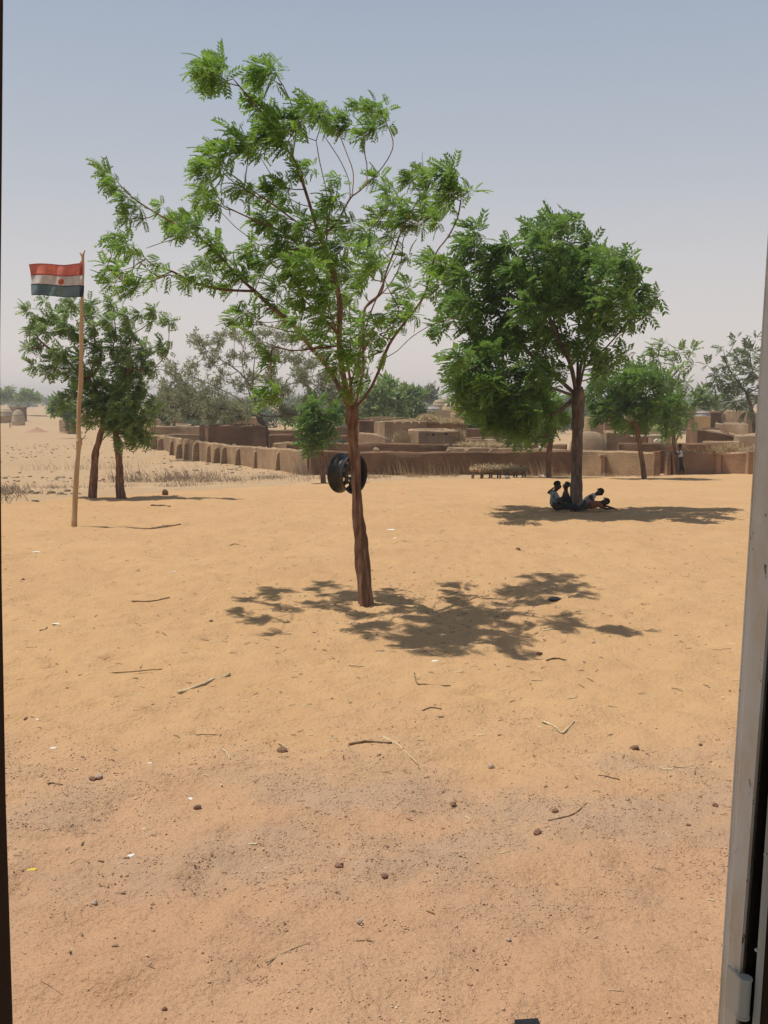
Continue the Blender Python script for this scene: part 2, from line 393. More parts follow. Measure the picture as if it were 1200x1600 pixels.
def at(nm, A):
    a = ground.data.attributes.new(nm, 'FLOAT', 'POINT'); a.data.foreach_set('value', np.clip(A, 0, 1).astype(np.float32).ravel())
at('waste', (Y - yb) / 2.5)
nb = 6.9 + (fbm(X / .8, Y / .8, 4, 6) - .5) * 2.2
at('near', (nb + .7 - Y) / 2.8)
gb = np.exp(-((Y - 5.4 - .12 * X) / 1.0) ** 2) * 1.2
at('gravel', gb * np.clip((fbm(X / .7, Y / .5, 4, 9) - .36) * 4, 0, 1))
pc = np.interp(X, [-40, -12, -6, -2, 3], [27, 29, 33.8, 39.8, 46])
at('path', np.clip(1.2 - np.abs(Y - pc - 1.2) / 1.0, 0, 1) * (X < 2))

# gravel bits lying on the near ground (beyond counting)
def ico_pts():
    f = (1 + 5 ** .5) / 2
    v = np.array([(-1, f, 0), (1, f, 0), (-1, -f, 0), (1, -f, 0), (0, -1, f), (0, 1, f), (0, -1, -f), (0, 1, -f), (f, 0, -1), (f, 0, 1), (-f, 0, -1), (-f, 0, 1)]) / 1.9
    fs = np.array([(0, 11, 5), (0, 5, 1), (0, 1, 7), (0, 7, 10), (0, 10, 11), (1, 5, 9), (5, 11, 4), (11, 10, 2), (10, 7, 6), (7, 1, 8), (3, 9, 4), (3, 4, 2), (3, 2, 6), (3, 6, 8), (3, 8, 9), (4, 9, 5), (2, 4, 11), (6, 2, 10), (8, 6, 7), (9, 8, 1)])
    return v, fs
IV, IF = ico_pts()
def gravel(n, ylo, yhi, smin, smax, dens=None):
    y = ylo + (yhi - ylo) * rng.random(n * 3); x = (rng.random(n * 3) - .5) * 2 * (y * .42 + .3)
    if dens is not None:
        k = rng.random(n * 3) < dens(x, y); x, y = x[k], y[k]
    x, y = x[:n], y[:n]; n = len(x)
    s = smin + (smax - smin) * rng.random(n) ** 4
    z = gz(y) + gdisp(x, y)
    V = IV[None] * (s[:, None, None] * (np.array([1, 1, .7]) * (.7 + .6 * rng.random((n, 12, 1)))))
    a = rng.random(n) * 6.28; c, s_ = np.cos(a), np.sin(a)
    V = np.stack([V[..., 0] * c[:, None] - V[..., 1] * s_[:, None], V[..., 0] * s_[:, None] + V[..., 1] * c[:, None], V[..., 2]], -1)
    V = V + np.stack([x, y, z + s * .15], -1)[:, None]
    return V.reshape(-1, 3), (IF[None] + (np.arange(n) * 12)[:, None, None]).reshape(-1, 3)
gd = lambda x, y: np.clip(np.exp(-((y - 5.3) / 1.1) ** 2) + .18, 0, 1) * np.clip((fbm(x / .6, y / .5, 3, 9) - .30) * 3.5, .12, 1)
Vg, Fg = gravel(42000, 3.2, 7.6, .0015, .0068, gd)
tag(mk('gravel', Vg, Fg, M['gravel'], smooth=False), kind='stuff')
Vg, Fg = gravel(500, 7.5, 24, .005, .013)
tag(mk('small_stone', Vg, Fg, M['gravel'], smooth=False), kind='stuff')
# dark clods all over the wasteland to the left
y = 28 + 90 * rng.random(2600) ** 1.3; x = -y * .42 + (y * .42 + 0) * rng.random(2600) * 1.0
k = (y > np.interp(x, [-40, -9, -5.3, -2.3], [24, 26, 33, 39])) & (x < -1) & (fbm(x / 5, y / 9, 3, 3) > .46) & (x < -2 - (y - 40) * .12)
x, y = x[k], y[k]; n = len(x); s = .025 + .09 * rng.random(n) ** 3
V = IV[None] * (s[:, None, None] * (np.array([1.2, 1, .75]) * (.7 + .6 * rng.random((n, 12, 1))))) + np.stack([x, y, gz(y) + gdisp(x, y) + s * .1], -1)[:, None]
tag(mk('dirt_clod', V.reshape(-1, 3), (IF[None] + (np.arange(n) * 12)[:, None, None]).reshape(-1, 3),
       noisy('dark_clod', [(.20, .14, .09), (.31, .23, .15)], 3, 4, .95, .2), smooth=False), kind='stuff')

# ================================================================== SCHOOL DOORWAY (camera stands inside)
def quadprism(name, a0, a1, b0, b1, th, m, parent, origin, nseg=1):
    """slab between edge a (bottom a0, top a1) and edge b, thickness vector th"""
    th = Vector(th); P8 = [a0, b0, b1, a1]; V = [tuple(p - origin) for p in P8] + [tuple(p + th - origin) for p in P8]
    return mk(name, V, [(0, 1, 2, 3), (7, 6, 5, 4), (0, 4, 5, 1), (1, 5, 6, 2), (2, 6, 7, 3), (3, 7, 4, 0)], m, parent, False,
              [(0, 0), (.1, 0), (.1, 2), (0, 2)] * 2)
def edge(p0, p1, D, z0=.45, z1=2.95):
    a, c = P(*p0, D), P(*p1, D); d = (c - a) / (c.z - a.z)
    return a + d * (z0 - a.z), a + d * (z1 - a.z)
o0 = Vector((.40, 1.05, .45))
df = empty('door_frame', o0, 'grey painted steel door frame with rust stains at the right edge of the view', 'door frame')
e1a, e1b = edge((1124, 1600), (1194, 500), 1.14)
e2a, e2b = edge((1149, 1600), (1190, 1070), 1.045)
quadprism('reveal_plate', e1a, e1b, e2a, e2b, (.004, .002, 0), M['steel'], df, o0)
quadprism('outer_lip', e1a + Vector((.001, .004, 0)), e1b + Vector((.001, .004, 0)), e1a + Vector((.06, .006, 0)), e1b + Vector((.06, .006, 0)), (0, .004, 0), M['steel'], df, o0)
e3a, e3b = edge((1149.5, 1600), (1190.5, 1070), 1.052); e4a, e4b = edge((1176, 1600), (1197, 1300), 1.052)
e3a += Vector((.006, 0, 0)); e3b += Vector((.006, 0, 0)); 
quadprism('rebate_shade', e3a, e3b, e4a, e4b, (.002, .006, 0), M['gap_shade'], df, o0)  # flat black slab, the shade of the door gap put into its colour
hg = MB()
h0, h1 = P(1160, 1590, 1.03), P(1165, 1527, 1.03)
r = 10.5 * S(1.09)
nk = 20; d_ = (h1 - h0)
path_ = [h0, h0 + d_ * .06, h0 + d_ * .07, h0 + d_ * .94, h0 + d_ * .95, h1, h1 + d_ * .001]
hg.tube(path_, [r * 1.03, r * 1.05, r * .93, r * .93, r * 1.04, r * 1.0, r * .7], nk)
hinge = hg.build('hinge', M['steel2'], df, o0, smooth=False)
pa, pb = P(1143, 1508, 1.075), P(1160, 1530, 1.035); pc_, pd = P(1139, 1572, 1.075), P(1156, 1590, 1.035)
quadprism('hinge_leaf', pc_ + Vector((-.005, 0, 0)), pa + Vector((-.005, 0, 0)), pd + Vector((-.003, 0, 0)), pb + Vector((-.003, 0, 0)), (.003, .001, 0), M['steel2'], hinge, o0)
door = empty('open_door', o0 + Vector((.05, 0, 0)), 'brown door with grey steel edge strip standing open at the far right', 'door')
od = Vector(door.location)
f1a, f1b = edge((1176, 1600), (1197, 1300), 1.03); f2a, f2b = edge((1187, 1600), (1205, 1340), 1.025)
quadprism('edge_strip', f1a, f1b, f2a, f2b, (.001, .004, 0), M['steel2'], door, od)
g2 = Vector((.09, -.12, 0))
quadprism('door_panel', f2a + Vector((.001, .003, 0)), f2b + Vector((.001, .003, 0)), f2a + g2, f2b + g2, (.01, .03, 0), M['doorwood'], door, od)
for q in (P(1182, 1484, 1.028), P(1196, 1335, 1.028)):
    rv = MB(); rv.tube([q, q + Vector((0, -.003, 0))], [.0022, .0014], 8); rv.build('rivet', M['steel'], door, od)
# left plank of the doorway, slightly bowed
pl = MB(); pts = [(5.5, -60), (3, 250), (0, 560), (2.5, 900), (9, 1250), (20, 1600), (28, 1800)]
A = [P(a, c, 1.06) for a, c in pts]; V = []; F = []
for k, a in enumerate(A):
    for q in (a, a + Vector((-.07, -.10, 0)), a + Vector((-.12, -.02, 0)), a + Vector((-.06, .06, 0))): V.append(tuple(q))
    if k:
        for c in range(4): F.append((4 * (k - 1) + c, 4 * (k - 1) + (c + 1) % 4, 4 * k + (c + 1) % 4, 4 * k + c))
F += [(3, 2, 1, 0), tuple(4 * (len(A) - 1) + c for c in range(4))]
o = mk('door_jamb', np.array(V) - np.array(A[-1]), F, M['doorwood'], None, False); o.location = A[-1]
tag(o, 'dark brown wooden door jamb along the left edge of the view', 'door jamb')
# the building round the doorway: walls left and right, lintel, roof and floor
def sbox(name, lo, hi, m):
    c = (np.array(lo) + np.array(hi)) / 2; hh = (np.array(hi) - np.array(lo)) / 2
    o_ = MB().box((0, 0, 0), hh).build(name, m); o_.location = c; return o_
sb = empty('school_building', (0, 0, 0), 'mud brick building whose doorway frames the view', 'building')
def kid(o_): o_.parent = sb; return o_
kid(sbox('wall', (-5, .86, -.2), (-.50, 1.13, 3.1), M['mud_pale'])); kid(sbox('wall', (.50, .86, -.2), (5, 1.13, 3.1), M['mud_pale']))
kid(sbox('lintel', (-.495, .87, 2.97), (.495, 1.12, 3.09), M['mud_pale']))
kid(sbox('roof', (-5.2, -2.5, 3.105), (5.2, 1.42, 3.2), M['concrete'])); kid(sbox('floor', (-5, -2.5, .3), (5, 1.12, .44), M['concrete']))  # unseen roof, overhang shaped to shade the frame, back left open for skylight
kid(sbox('wall', (-5.2, -2.5, -.2), (-5.01, 1.13, 3.1), M['mud_pale'])); kid(sbox('wall', (5.01, -2.5, -.2), (5.2, 1.13, 3.1), M['mud_pale']))

c_ = pg(838, 1600)
o = MB().box((0, 0, 0), (.045, .25, .02)).build('plank', M['black']); o.location = Vector((c_.x - .012, c_.y - .245, c_.z + .02)); o.rotation_euler = (0, 0, R_(6))
tag(o, 'end of a dark plank lying on the ground at the bottom edge of the photo', 'plank')

# ================================================================== TREES
def frond_template(nl=6, lw=.17, ll=.34, droop=.35, curl=.1):
    """pinnate leaf along +X, length 1, leaflets in pairs hanging a little; each leaflet its own island"""
    V = []; F = []
    def q(x): return np.array([x, 0, -droop * x * x])
    n = 0
    V += [q(0) + (0, .008, 0), q(0) - (0, .008, 0), q(.95)]; F += [(0, 1, 2)]; n = 3
    for i in range(nl):
        x = .14 + .80 * i / (nl - 1)
        for s in (-1, 1):
            bse = q(x); sc_ = ll * (1.0 - .45 * abs(i / (nl - 1) - .45))
            d = np.array([.62, s * .75, -.30]); d /= np.linalg.norm(d)
            tip = bse + d * sc_ + np.array([curl * sc_, 0, -.08 * sc_])
            side = np.cross(d, (0, 0, 1)); side /= np.linalg.norm(side); side = side * lw * sc_
            mid = bse + d * sc_ * .45
            V += [bse, mid + side + (0, 0, -.02), tip, mid - side + (0, 0, -.02)]
            F += [(n, n + 1, n + 2), (n, n + 2, n + 3)]; n += 4
    bse = q(.94); V += [bse, bse + (.1, .04, -.05), bse + (.24, 0, -.12), bse + (.1, -.04, -.05)]; F += [(n, n + 1, n + 2), (n, n + 2, n + 3)]
    return np.array(V), np.array(F)
def sprig_template(n=7, seed=3):
    r0 = np.random.default_rng(seed); V = []; F = []; k = 0
    for i in range(n):
        d = r0.normal(size=3); d[0] = abs(d[0]) * 1.1 + .2; d /= np.linalg.norm(d)
        b_ = np.array([.15 * i / n + .1, 0, 0]) + r0.normal(size=3) * .12
        s = np.cross(d, r0.normal(size=3)); s /= np.linalg.norm(s)
        l = .45 + .3 * r0.random(); wd = l * .2
        V += [b_, b_ + d * l * .5 + s * wd, b_ + d * l, b_ + d * l * .5 - s * wd]; F += [(k, k + 1, k + 2), (k, k + 2, k + 3)]; k += 4
    return np.array(V), np.array(F)
FR = frond_template(5, .21, .46, .45); FR5 = frond_template(4, .24, .55, .40); SPR = sprig_template(); SPR5 = sprig_template(5, 9)
WIND = np.array([-1.0, -.15, .02])
def scatter(tmpl, org, dirs, size, rs):
    """place template copies; +X follows dirs; returns V,F"""
    TV, TF = tmpl; n = len(org)
    d = dirs / np.linalg.norm(dirs, axis=1, keepdims=True)
    up = np.array([0, 0, 1.0]) + rs.normal(size=(n, 3)) * .45
    y = np.cross(up, d); y /= np.linalg.norm(y, axis=1, keepdims=True) + 1e-9
    z = np.cross(d, y)
    B = np.stack([d, y, z], 1) * size[:, None, None]
    V = np.einsum('vk,nkj->nvj', TV, B) + org[:, None]
    return V.reshape(-1, 3), (TF[None] + (np.arange(n) * len(TV))[:, None, None]).reshape(-1, 3)
def make_tree(name, label, D, trunk, clumps, seed=0, leaf='leaf', bark='bark', tmpl=None, dens=1.0, lsize=.26, depth=1.0,
              skel=(), dup=1, wind=.75, group=None, cat='tree', twigr=.006, radk=1.0, thick=1.0, trunk_r=None, hanging=.0, sides=10, pathw=.32, csc=1.0):
    """trunk: [(px,py,width_px)], clumps: [(px,py,r_px[,ddepth])] in photo pixels at distance D; skel: list of polylines [(px,py,ddepth,width_px)]"""
    rs = np.random.default_rng(seed + 100); s = S(D)
    tmpl = tmpl or FR
    tp = [np.array(P(a, b_, D)) for a, b_, _ in trunk]; base = tp[0].copy()
    gnd = G(base[0], base[1]); base[2] = min(base[2], gnd) if abs(base[2] - gnd) < .25 else base[2]
    root = empty(name, tuple(tp[0]), label, cat, group); O = tp[0].copy()
    tp[0] = tp[0] - np.array([0, 0, .12])
    tw = smooth_path([(*p, w_ * s / 2) for p, (_, _, w_) in zip(tp, trunk)], 5)
    tw[0, 3] *= 1.22; tw[1, 3] *= 1.10
    dtop = tw[-1, :3] - tw[-2, :3]; dtop /= np.linalg.norm(dtop) + 1e-9; rt = tw[-1, 3]      # rounded top inside the fork
    tw = np.vstack([tw, [*(tw[-1, :3] + dtop * rt * .7), rt * .86], [*(tw[-1, :3] + dtop * rt * 1.3), rt * .55], [*(tw[-1, :3] + dtop * rt * 1.6), rt * .15]])
    V, F = tube([Vector(q[:3] - O) for q in tw], list(tw[:, 3]), 22 if D < 30 else 9, .16 if D < 30 else .06, True, seed)
    mk('trunk', V, F, M[bark], root)
    # nodes
    pos = [tp[-1]]; par = [-1]; pl = [0.0]; fixed = [True]
    for br in skel:
        # attach the first point to the nearest existing node
        pts = [np.array(P(a, b_, D + dd)) for a, b_, dd, _ in br]
        j = min(range(len(pos)), key=lambda q: np.linalg.norm(pos[q] - pts[0]))
        prev = j
        sm = smooth_path(pts, 3)
        if np.linalg.norm(sm[0] - pos[j]) < .03: sm = sm[1:]
        for q in sm:
            pl.append(pl[prev] + np.linalg.norm(q - pos[prev])); pos.append(q); par.append(prev); fixed.append(True); prev = len(pos) - 1
    cx = np.mean([c[0] for c in clumps]); hw = (max(c[0] for c in clumps) - min(c[0] for c in clumps)) / 2 + 1
    C = []
    for c in clumps:
        for k in range(dup):
            rad = c[2] * s * (1 if k == 0 else .9) * csc
            lim = math.sqrt(max(.1, 1 - ((c[0] - cx) / hw) ** 2)) * hw * s * .8 * depth
            if len(c) > 3 and k == 0: dd = c[3]
            elif skel and k == 0:
                near = min((q for q in range(1, len(pos)) if fixed[q]), key=lambda q: np.linalg.norm((pos[q] - np.array(P(c[0], c[1], pos[q][1])))[[0, 2]]))
                dd = (pos[near][1] - D) + rs.normal() * .34
            else: dd = (rs.random() * 2 - 1) * lim
            jx, jy = (0, 0) if k == 0 else rs.normal(size=2) * c[2] * .5
            C.append((np.array(P(c[0] + jx, c[1] + jy, D + dd)), rad))
    Cpos = [c for c, _ in C]
    order = sorted(range(len(C)), key=lambda q: np.linalg.norm(Cpos[q] - pos[0]))
    attach = {}
    for q in order:
        tgt = Cpos[q] + np.array([C[q][1] * .35 * wind, 0, -C[q][1] * .15])
        best = None
        for j in range(len(pos)):
            v = tgt - pos[j]; dist = np.linalg.norm(v)
            if dist < 1e-3: continue
            pen = 0 if v[2] > -.15 * dist else (-v[2]) * 1.2
            cst = dist + pathw * pl[j] + pen
            if best is None or cst < best[0]: best = (cst, j, dist)
        j = best[1]; a = pos[j]; v = tgt - a
        prev = j; steps = max(2, int(best[2] / .22)) if D < 30 else 2
        for k in range(1, steps + 1):
            f = k / steps
            p = a + v * f + np.array([0, 0, math.sin(math.pi * f) * -.06 * best[2]]) + (rs.normal(size=3) * .012 * best[2] if k < steps else 0)
            pl.append(pl[prev] + np.linalg.norm(p - pos[prev])); pos.append(p); par.append(prev); fixed.append(False); prev = len(pos) - 1
        attach[q] = prev
    n = len(pos); cnt = np.zeros(n); 
    for q in attach.values(): cnt[q] += 1
    for q in range(n - 1, 0, -1):
        cnt[par[q]] += cnt[q]
    r_top = trunk[-1][2] * s / 2 * .8; tot = max(cnt[0], 1)
    rad = np.maximum(r_top * (np.maximum(cnt, .5) / tot) ** .5 * thick, twigr * .8)
    kids = [[] for _ in range(n)]
    for q in range(1, n): kids[par[q]].append(q)
    def collect(start, mb):
        stack = [start]
        while stack:
            q = stack.pop(); chain = [par[q], q]
            while kids[q]:
                ks = sorted(kids[q], key=lambda z: -cnt[z]); stack += ks[1:]; q = ks[0]; chain.append(q)
            rr = [rad[c] for c in chain]; rr[0] = min(rad[chain[0]], rr[1] * 1.15); rr[-1] *= .6
            mb.tube([Vector(pos[c] - O) for c in chain], rr, max(4, int(4 + min(6, rr[1] / s * 1.2))), 0, True)
    for st in kids[0]:
        mb = MB(); collect(st, mb); mb.build('branch', M[bark], root, smooth=True)
    # foliage
    Vs = []; Fs = []; off = 0
    for q, (c, rad_) in enumerate(C):
        rp = rad_ / s
        nf = max(4, int(dens * .022 * rp * rp * (.26 / lsize) ** 2 * (s / S(11.4)) ** 2 + 2))
        u = rs.normal(size=(nf, 3)); u /= np.linalg.norm(u, axis=1, keepdims=True)
        rr_ = rs.random((nf, 1)) ** .5
        end = pos[attach[q]]
        org = c + u * rr_ * rad_ * np.array([.95, .95, .80]) * .8 + np.array([.25 * rad_ * wind, 0, 0])
        org[: nf // 3] = end + (org[: nf // 3] - end) * .35
        dirs = u * .6 + WIND * wind + rs.normal(size=(nf, 3)) * .28 + np.array([0, 0, -hanging + .12])
        sz = lsize * (.45 + .85 * rs.random(nf))
        V, F = scatter(tmpl, org - O, dirs, sz, rs)
        Vs.append(V); Fs.append(F + off); off += len(V)
    cr_ = mk('crown', np.vstack(Vs), np.vstack(Fs), M[leaf], root, smooth=False); cr_['kind'] = 'stuff'
    return root

# ---- main tree
trunk = [(572, 943, 27), (569, 905, 24), (565, 860, 21), (561, 815, 18), (558, 775, 15.5), (555, 735, 15.5), (552, 695, 17), (551, 665, 18), (550, 645, 20)]
skel = [
 [(545, 638, 0, 9), (528, 602, .1, 9), (510, 570, .2, 8), (487, 545, .3, 8), (460, 510, .45, 7), (425, 480, .6, 6), (398, 455, .7, 6), (370, 430, .8, 5), (345, 402, .8, 4), (310, 370, .9, 3), (267, 346, .9, 3), (234, 327, 1.0, 3), (198, 301, 1.0, 2), (176, 272, 1.0, 2)],
 [(398, 455, .7, 4), (344, 452, .4, 4), (302, 441, .2, 3), (269, 424, .1, 3), (239, 414, 0, 2), (222, 398, 0, 2), (205, 385, 0, 2)],
 [(269, 424, .1, 2), (235, 436, 0, 2), (205, 430, -.1, 2)],
 [(310, 370, .9, 2), (268, 375, .7, 2), (228, 388, .6, 2)],
 [(547, 638, 0, 9), (537, 590, -.1, 8), (530, 540, -.2, 8), (531, 480, -.3, 7), (523, 430, -.3, 6), (510, 392, -.35, 5), (498, 366, -.4, 5), (485, 323, -.5, 4), (472, 283, -.6, 3), (457, 247, -.7, 3), (440, 221, -.8, 2), (422, 192, -.9, 2), (400, 165, -1.0, 2), (364, 123, -1.1, 2)],
 [(457, 247, -.7, 2), (462, 205, -.8, 2), (456, 165, -.9, 2), (442, 133, -1.0, 2)],
 [(498, 366, -.4, 4), (514, 360, -.2, 4), (529, 343, 0, 3), (547, 310, .2, 3), (562, 298, .5, 3), (592, 268, 1.0, 2), (610, 241, 1.4, 2), (614, 220, 1.6, 2), (604, 193, 1.8, 2)],
 [(547, 310, .2, 2), (545, 282, .1, 2), (530, 248, 0, 2), (506, 212, -.1, 2)],
 [(550, 305, .2, 2), (552, 270, .8, 2), (540, 235, 1.1, 2), (528, 204, 1.3, 2)],
 [(573, 290, .7, 2), (573, 255, 1.1, 2), (564, 222, 1.5, 2)],
 [(510, 392, -.35, 2), (511, 310, -.2, 2), (500, 255, -.1, 2), (494, 220, -.1, 2)],
 [(498, 366, -.4, 3), (468, 350, -.6, 3), (430, 322, -.8, 2), (398, 300, -.9, 2), (352, 266, -1.0, 2)],
 [(523, 430, -.3, 3), (480, 395, -.5, 3), (440, 362, -.6, 2), (400, 345, -.7, 2), (350, 322, -.7, 2)],
 [(554, 638, 0, 9), (576, 612, -.1, 8), (593, 577, -.2, 7), (607, 540, -.3, 6), (627, 511, -.4, 5), (655, 475, -.6, 4), (666, 452, -.7, 4), (673, 424, -.7, 3), (682, 394, -.8, 3), (700, 370, -.8, 3), (715, 340, -.8, 2), (721, 305, -.8, 2)],
 [(600, 560, -.2, 5), (621, 548, .1, 5), (644, 526, .3, 4), (678, 506, .5, 3), (703, 499, .6, 3), (725, 492, .7, 2)],
 [(553, 635, 0, 7), (566, 585, .2, 6), (568, 530, .5, 5), (570, 482, .7, 4), (595, 458, .8, 4), (602, 429, .9, 3), (618, 387, 1.1, 3), (625, 366, 1.3, 2), (640, 335, 1.5, 2), (660, 305, 1.7, 2)],
 [(570, 482, .7, 3), (605, 450, .9, 3), (626, 412, 1.0, 2), (634, 362, 1.1, 2), (675, 330, 1.1, 2)],
 [(551, 635, 0, 6), (546, 590, .3, 5), (548, 540, .8, 4), (545, 480, 1.1, 3), (520, 420, 1.3, 3), (505, 370, 1.4, 2)],
 [(549, 636, 0, 6), (548, 600, -.4, 5), (540, 560, -.8, 4), (520, 500, -1.1, 3), (500, 440, -1.4, 3), (480, 400, -1.5, 2)],
 [(548, 600, -.4, 4), (560, 560, -.8, 3), (575, 500, -1.2, 3), (600, 440, -1.4, 2), (620, 400, -1.5, 2)],
]
cl = """333 112 33;318 105 20;345 95 18;322 130 18;410 112 30;425 108 20;398 128 20;402 155 18;418 176 18;320 254 26;332 240 20;318 272 16;345 268 16;366 212 20;384 227 22;356 235 18;420 194 30;440 190 30;465 185 28;445 215 24;412 212 24;
400 238 20;499 175 26;514 192 26;480 165 20;530 195 24;544 190 22;580 169 24;560 165 16;598 172 18;580 200 24;600 192 16;565 210 18;168 275 18;178 288 20;160 263 12;195 308 18;212 322 18;200 338 14;222 340 10;253 322 11;285 340 22;
268 348 16;325 312 22;340 318 16;312 300 14;378 292 20;392 300 14;435 288 22;420 300 20;445 305 20;430 330 28;410 340 22;478 262 18;470 270 14;520 308 22;526 280 16;510 330 18;586 278 14;605 300 20;604 318 22;640 280 26;655 268 18;634 322 28;625 346 24;
670 280 24;694 268 22;700 300 26;690 318 20;728 298 16;670 334 24;650 350 22;682 346 18;568 360 22;545 350 18;535 380 24;499 379 24;480 350 20;520 360 18;590 340 18;670 409 18;694 412 18;634 400 16;586 406 18;610 370 16;191 378 20;178 370 13;
205 392 16;185 420 22;172 440 18;165 415 10;200 450 18;221 405 12;235 425 10;215 440 14;200 335 12;248 408 12;240 440 10;270 345 16;275 365 16;308 354 24;290 360 18;332 378 24;345 392 18;320 408 24;302 425 20;290 440 12;330 430 16;350 399 18;262 428 10;
389 393 20;400 380 14;380 430 24;356 445 18;365 420 18;410 405 24;400 430 20;377 486 20;365 500 16;395 501 18;385 515 12;428 450 26;455 420 26;440 400 22;470 465 24;419 348 18;440 370 22;460 385 24;446 492 20;430 475 16;
465 500 16;505 458 26;490 430 26;520 440 24;542 426 26;570 424 20;560 450 22;540 465 24;500 490 20;520 500 20;584 412 18;632 449 20;640 470 18;620 480 16;635 492 16;627 508 14;649 492 12;675 405 20;690 420 14;683 443 16;670 460 12;
485 531 18;470 520 12;500 515 16;542 548 22;559 554 20;576 534 20;590 520 16;570 571 18;561 591 16;527 571 16;515 545 18;542 606 14;575 590 12;581 509 18;610 509 14;600 490 14;560 500 18;550 520 18;535 480 20;
480 405 22;510 400 22;525 415 22;500 340 16;455 345 20;590 380 12;615 345 18;570 390 14;660 300 20;710 285 14;600 545 12;420 550 14 -1.0;428 568 12 -1.0;420 606 17 -1.2;435 615 14 -1.2;412 622 12 -1.2"""
def parse(cl): return [tuple(float(v) for v in c.split()) for c in cl.replace('\n', '').split(';') if c.strip()]
CM = parse(cl)
skel.append([(487, 545, -.1, 3), (455, 548, -.6, 2), (425, 545, -1.0, 2), (424, 600, -1.2, 2)])
make_tree('neem_tree', 'windswept young neem tree with a black wheel rim on its trunk, nearest tree', 11.4, trunk, CM, 1, 'leaf', 'bark',
          FR, dens=1.05, lsize=.128, depth=.6, skel=skel, wind=.62, dup=1, csc=.90, twigr=.0055, thick=.88)

# ---- big dense tree the children sit under
cl2 = """890 351 18;880 345 12;840 360 18;832 352 10;920 382 24;880 388 28;846 397 24;825 375 14;785 388 20;738 388 22;728 380 14;757 412 28;726 434 24;720 474 26;772 452 30;818 437 30;865 434 32;911 428 32;945 415 24;979 403 16;982 421 18;
1003 449 20;1019 470 15;982 458 26;957 474 28;920 468 32;871 474 32;828 474 30;781 486 28;735 505 22;988 502 16;945 500 24;923 517 24;846 505 26;809 511 26;751 530 24;720 554 20;708 566 12;742 566 26;772 548 24;
809 535 26;812 576 28;772 585 24;853 560 22;877 580 16;732 591 16;760 610 22;800 615 24;840 610 24;780 640 18;820 640 20;850 625 16;700 500 16;705 465 14;712 420 16;900 400 24;860 360 14;800 420 24;1010 490 12;965 520 12;
1028 462 8;1000 430 14;900 450 28;840 450 26;790 520 22;870 520 20;900 540 18;935 550 14;948 576 18;962 560 14;750 480 24;730 615 20;712 600 14;745 640 20;775 665 20;805 660 22;835 660 20;860 645 16;790 625 22;765 600 22;722 575 18;820 680 14;850 680 12"""
tr2 = [(900, 797, 21), (900, 770, 18), (901, 730, 17), (902, 690, 17), (903, 650, 18), (904, 618, 20)]
sk2 = [[(904, 612, 0, 9), (908, 570, 0, 8), (925, 535, .1, 6), (952, 515, .2, 5), (985, 490, .3, 3)],
       [(900, 610, 0, 9), (890, 565, -.2, 8), (868, 520, -.5, 6), (850, 470, -.8, 4), (838, 410, -.9, 3)],
       [(902, 608, 0, 9), (903, 560, .4, 8), (905, 500, .8, 6), (905, 440, 1.0, 4), (892, 380, 1.1, 3)],
       [(898, 615, 0, 9), (870, 590, .1, 7), (835, 560, .1, 6), (800, 520, .1, 5), (765, 470, .2, 3)],
       [(896, 618, 0, 8), (860, 605, -.6, 6), (815, 590, -1.1, 5), (760, 570, -1.3, 3)],
       [(905, 608, 0, 8), (915, 560, -.5, 7), (925, 500, -1.0, 5), (935, 440, -1.4, 3)]]
make_tree('neem_tree', 'large dense neem tree with children sitting in its shade', 22.0, tr2, parse(cl2), 2, 'leaf2', 'bark_grey', FR5, dens=1.15, lsize=.25,
          depth=.85, skel=sk2, dup=2, csc=.88, wind=.5, thick=.9, pathw=.35)

# ---- pair at the left behind the flagpole
cl7 = """43 484 10;69 469 7;97 465 5;55 508 12;46 515 8;57 526 8;43 543 8;64 543 10;51 572 10;74 580 11;88 573 8;83 489 10;74 501 9;106 487 12;95 500 10;74 515 10;102 515 13;113 473 11;139 475 12;141 491 12;146 510 12;97 547 14;
83 557 12;102 561 12;118 519 14;137 533 14;155 545 13;155 566 14;109 585 14;125 560 14;120 610 14;135 590 16;100 635 9;107 620 10;145 605 18;150 630 18;128 640 12;140 655 14;118 665 8;160 590 14;165 615 16"""
cl8 = """175 473 10;176 484 9;196 490 8;169 501 13;200 508 10;179 519 14;207 519 12;217 489 9;239 487 11;236 501 6;263 500 11;193 543 12;225 543 13;253 540 12;262 548 8;225 559 14;237 575 12;202 557 14;183 568 16;
207 580 17;175 540 12;190 610 20;220 605 18;185 640 20;210 640 18;170 655 16;200 660 16;228 655 14;225 680 12;205 678 14;232 690 8;240 630 10;215 625 16;195 585 16;180 625 16;205 650 14;195 670 14;215 665 12;175 670 11;160 640 12;190 690 9;212 692 9;150 650 10;185 605 14"""
trg = 'neem trees standing as a pair behind the flagpole'
make_tree('neem_tree', 'left one of the two neem trees behind the flagpole, with a knobbly leaning trunk', 26.6, [(144, 779, 15), (146, 755, 12), (148, 725, 11), (150, 706, 10), (156, 685, 9), (162, 655, 9), (160, 630, 9)], parse(cl7), 3,
          'leaf3', 'bark', FR5, dens=1.55, lsize=.19, depth=.8, dup=1, wind=.45, pathw=.30, csc=.95)
make_tree('neem_tree', 'right one of the two neem trees behind the flagpole, with a bent bare trunk', 26.6, [(191, 778, 15), (188, 760, 12), (187, 735, 11), (184, 705, 10), (181, 680, 10), (180, 650, 10), (183, 625, 9)], parse(cl8), 4,
          'leaf3', 'bark', FR5, dens=1.55, lsize=.19, depth=.8, dup=1, wind=.45, pathw=.30, csc=.95)
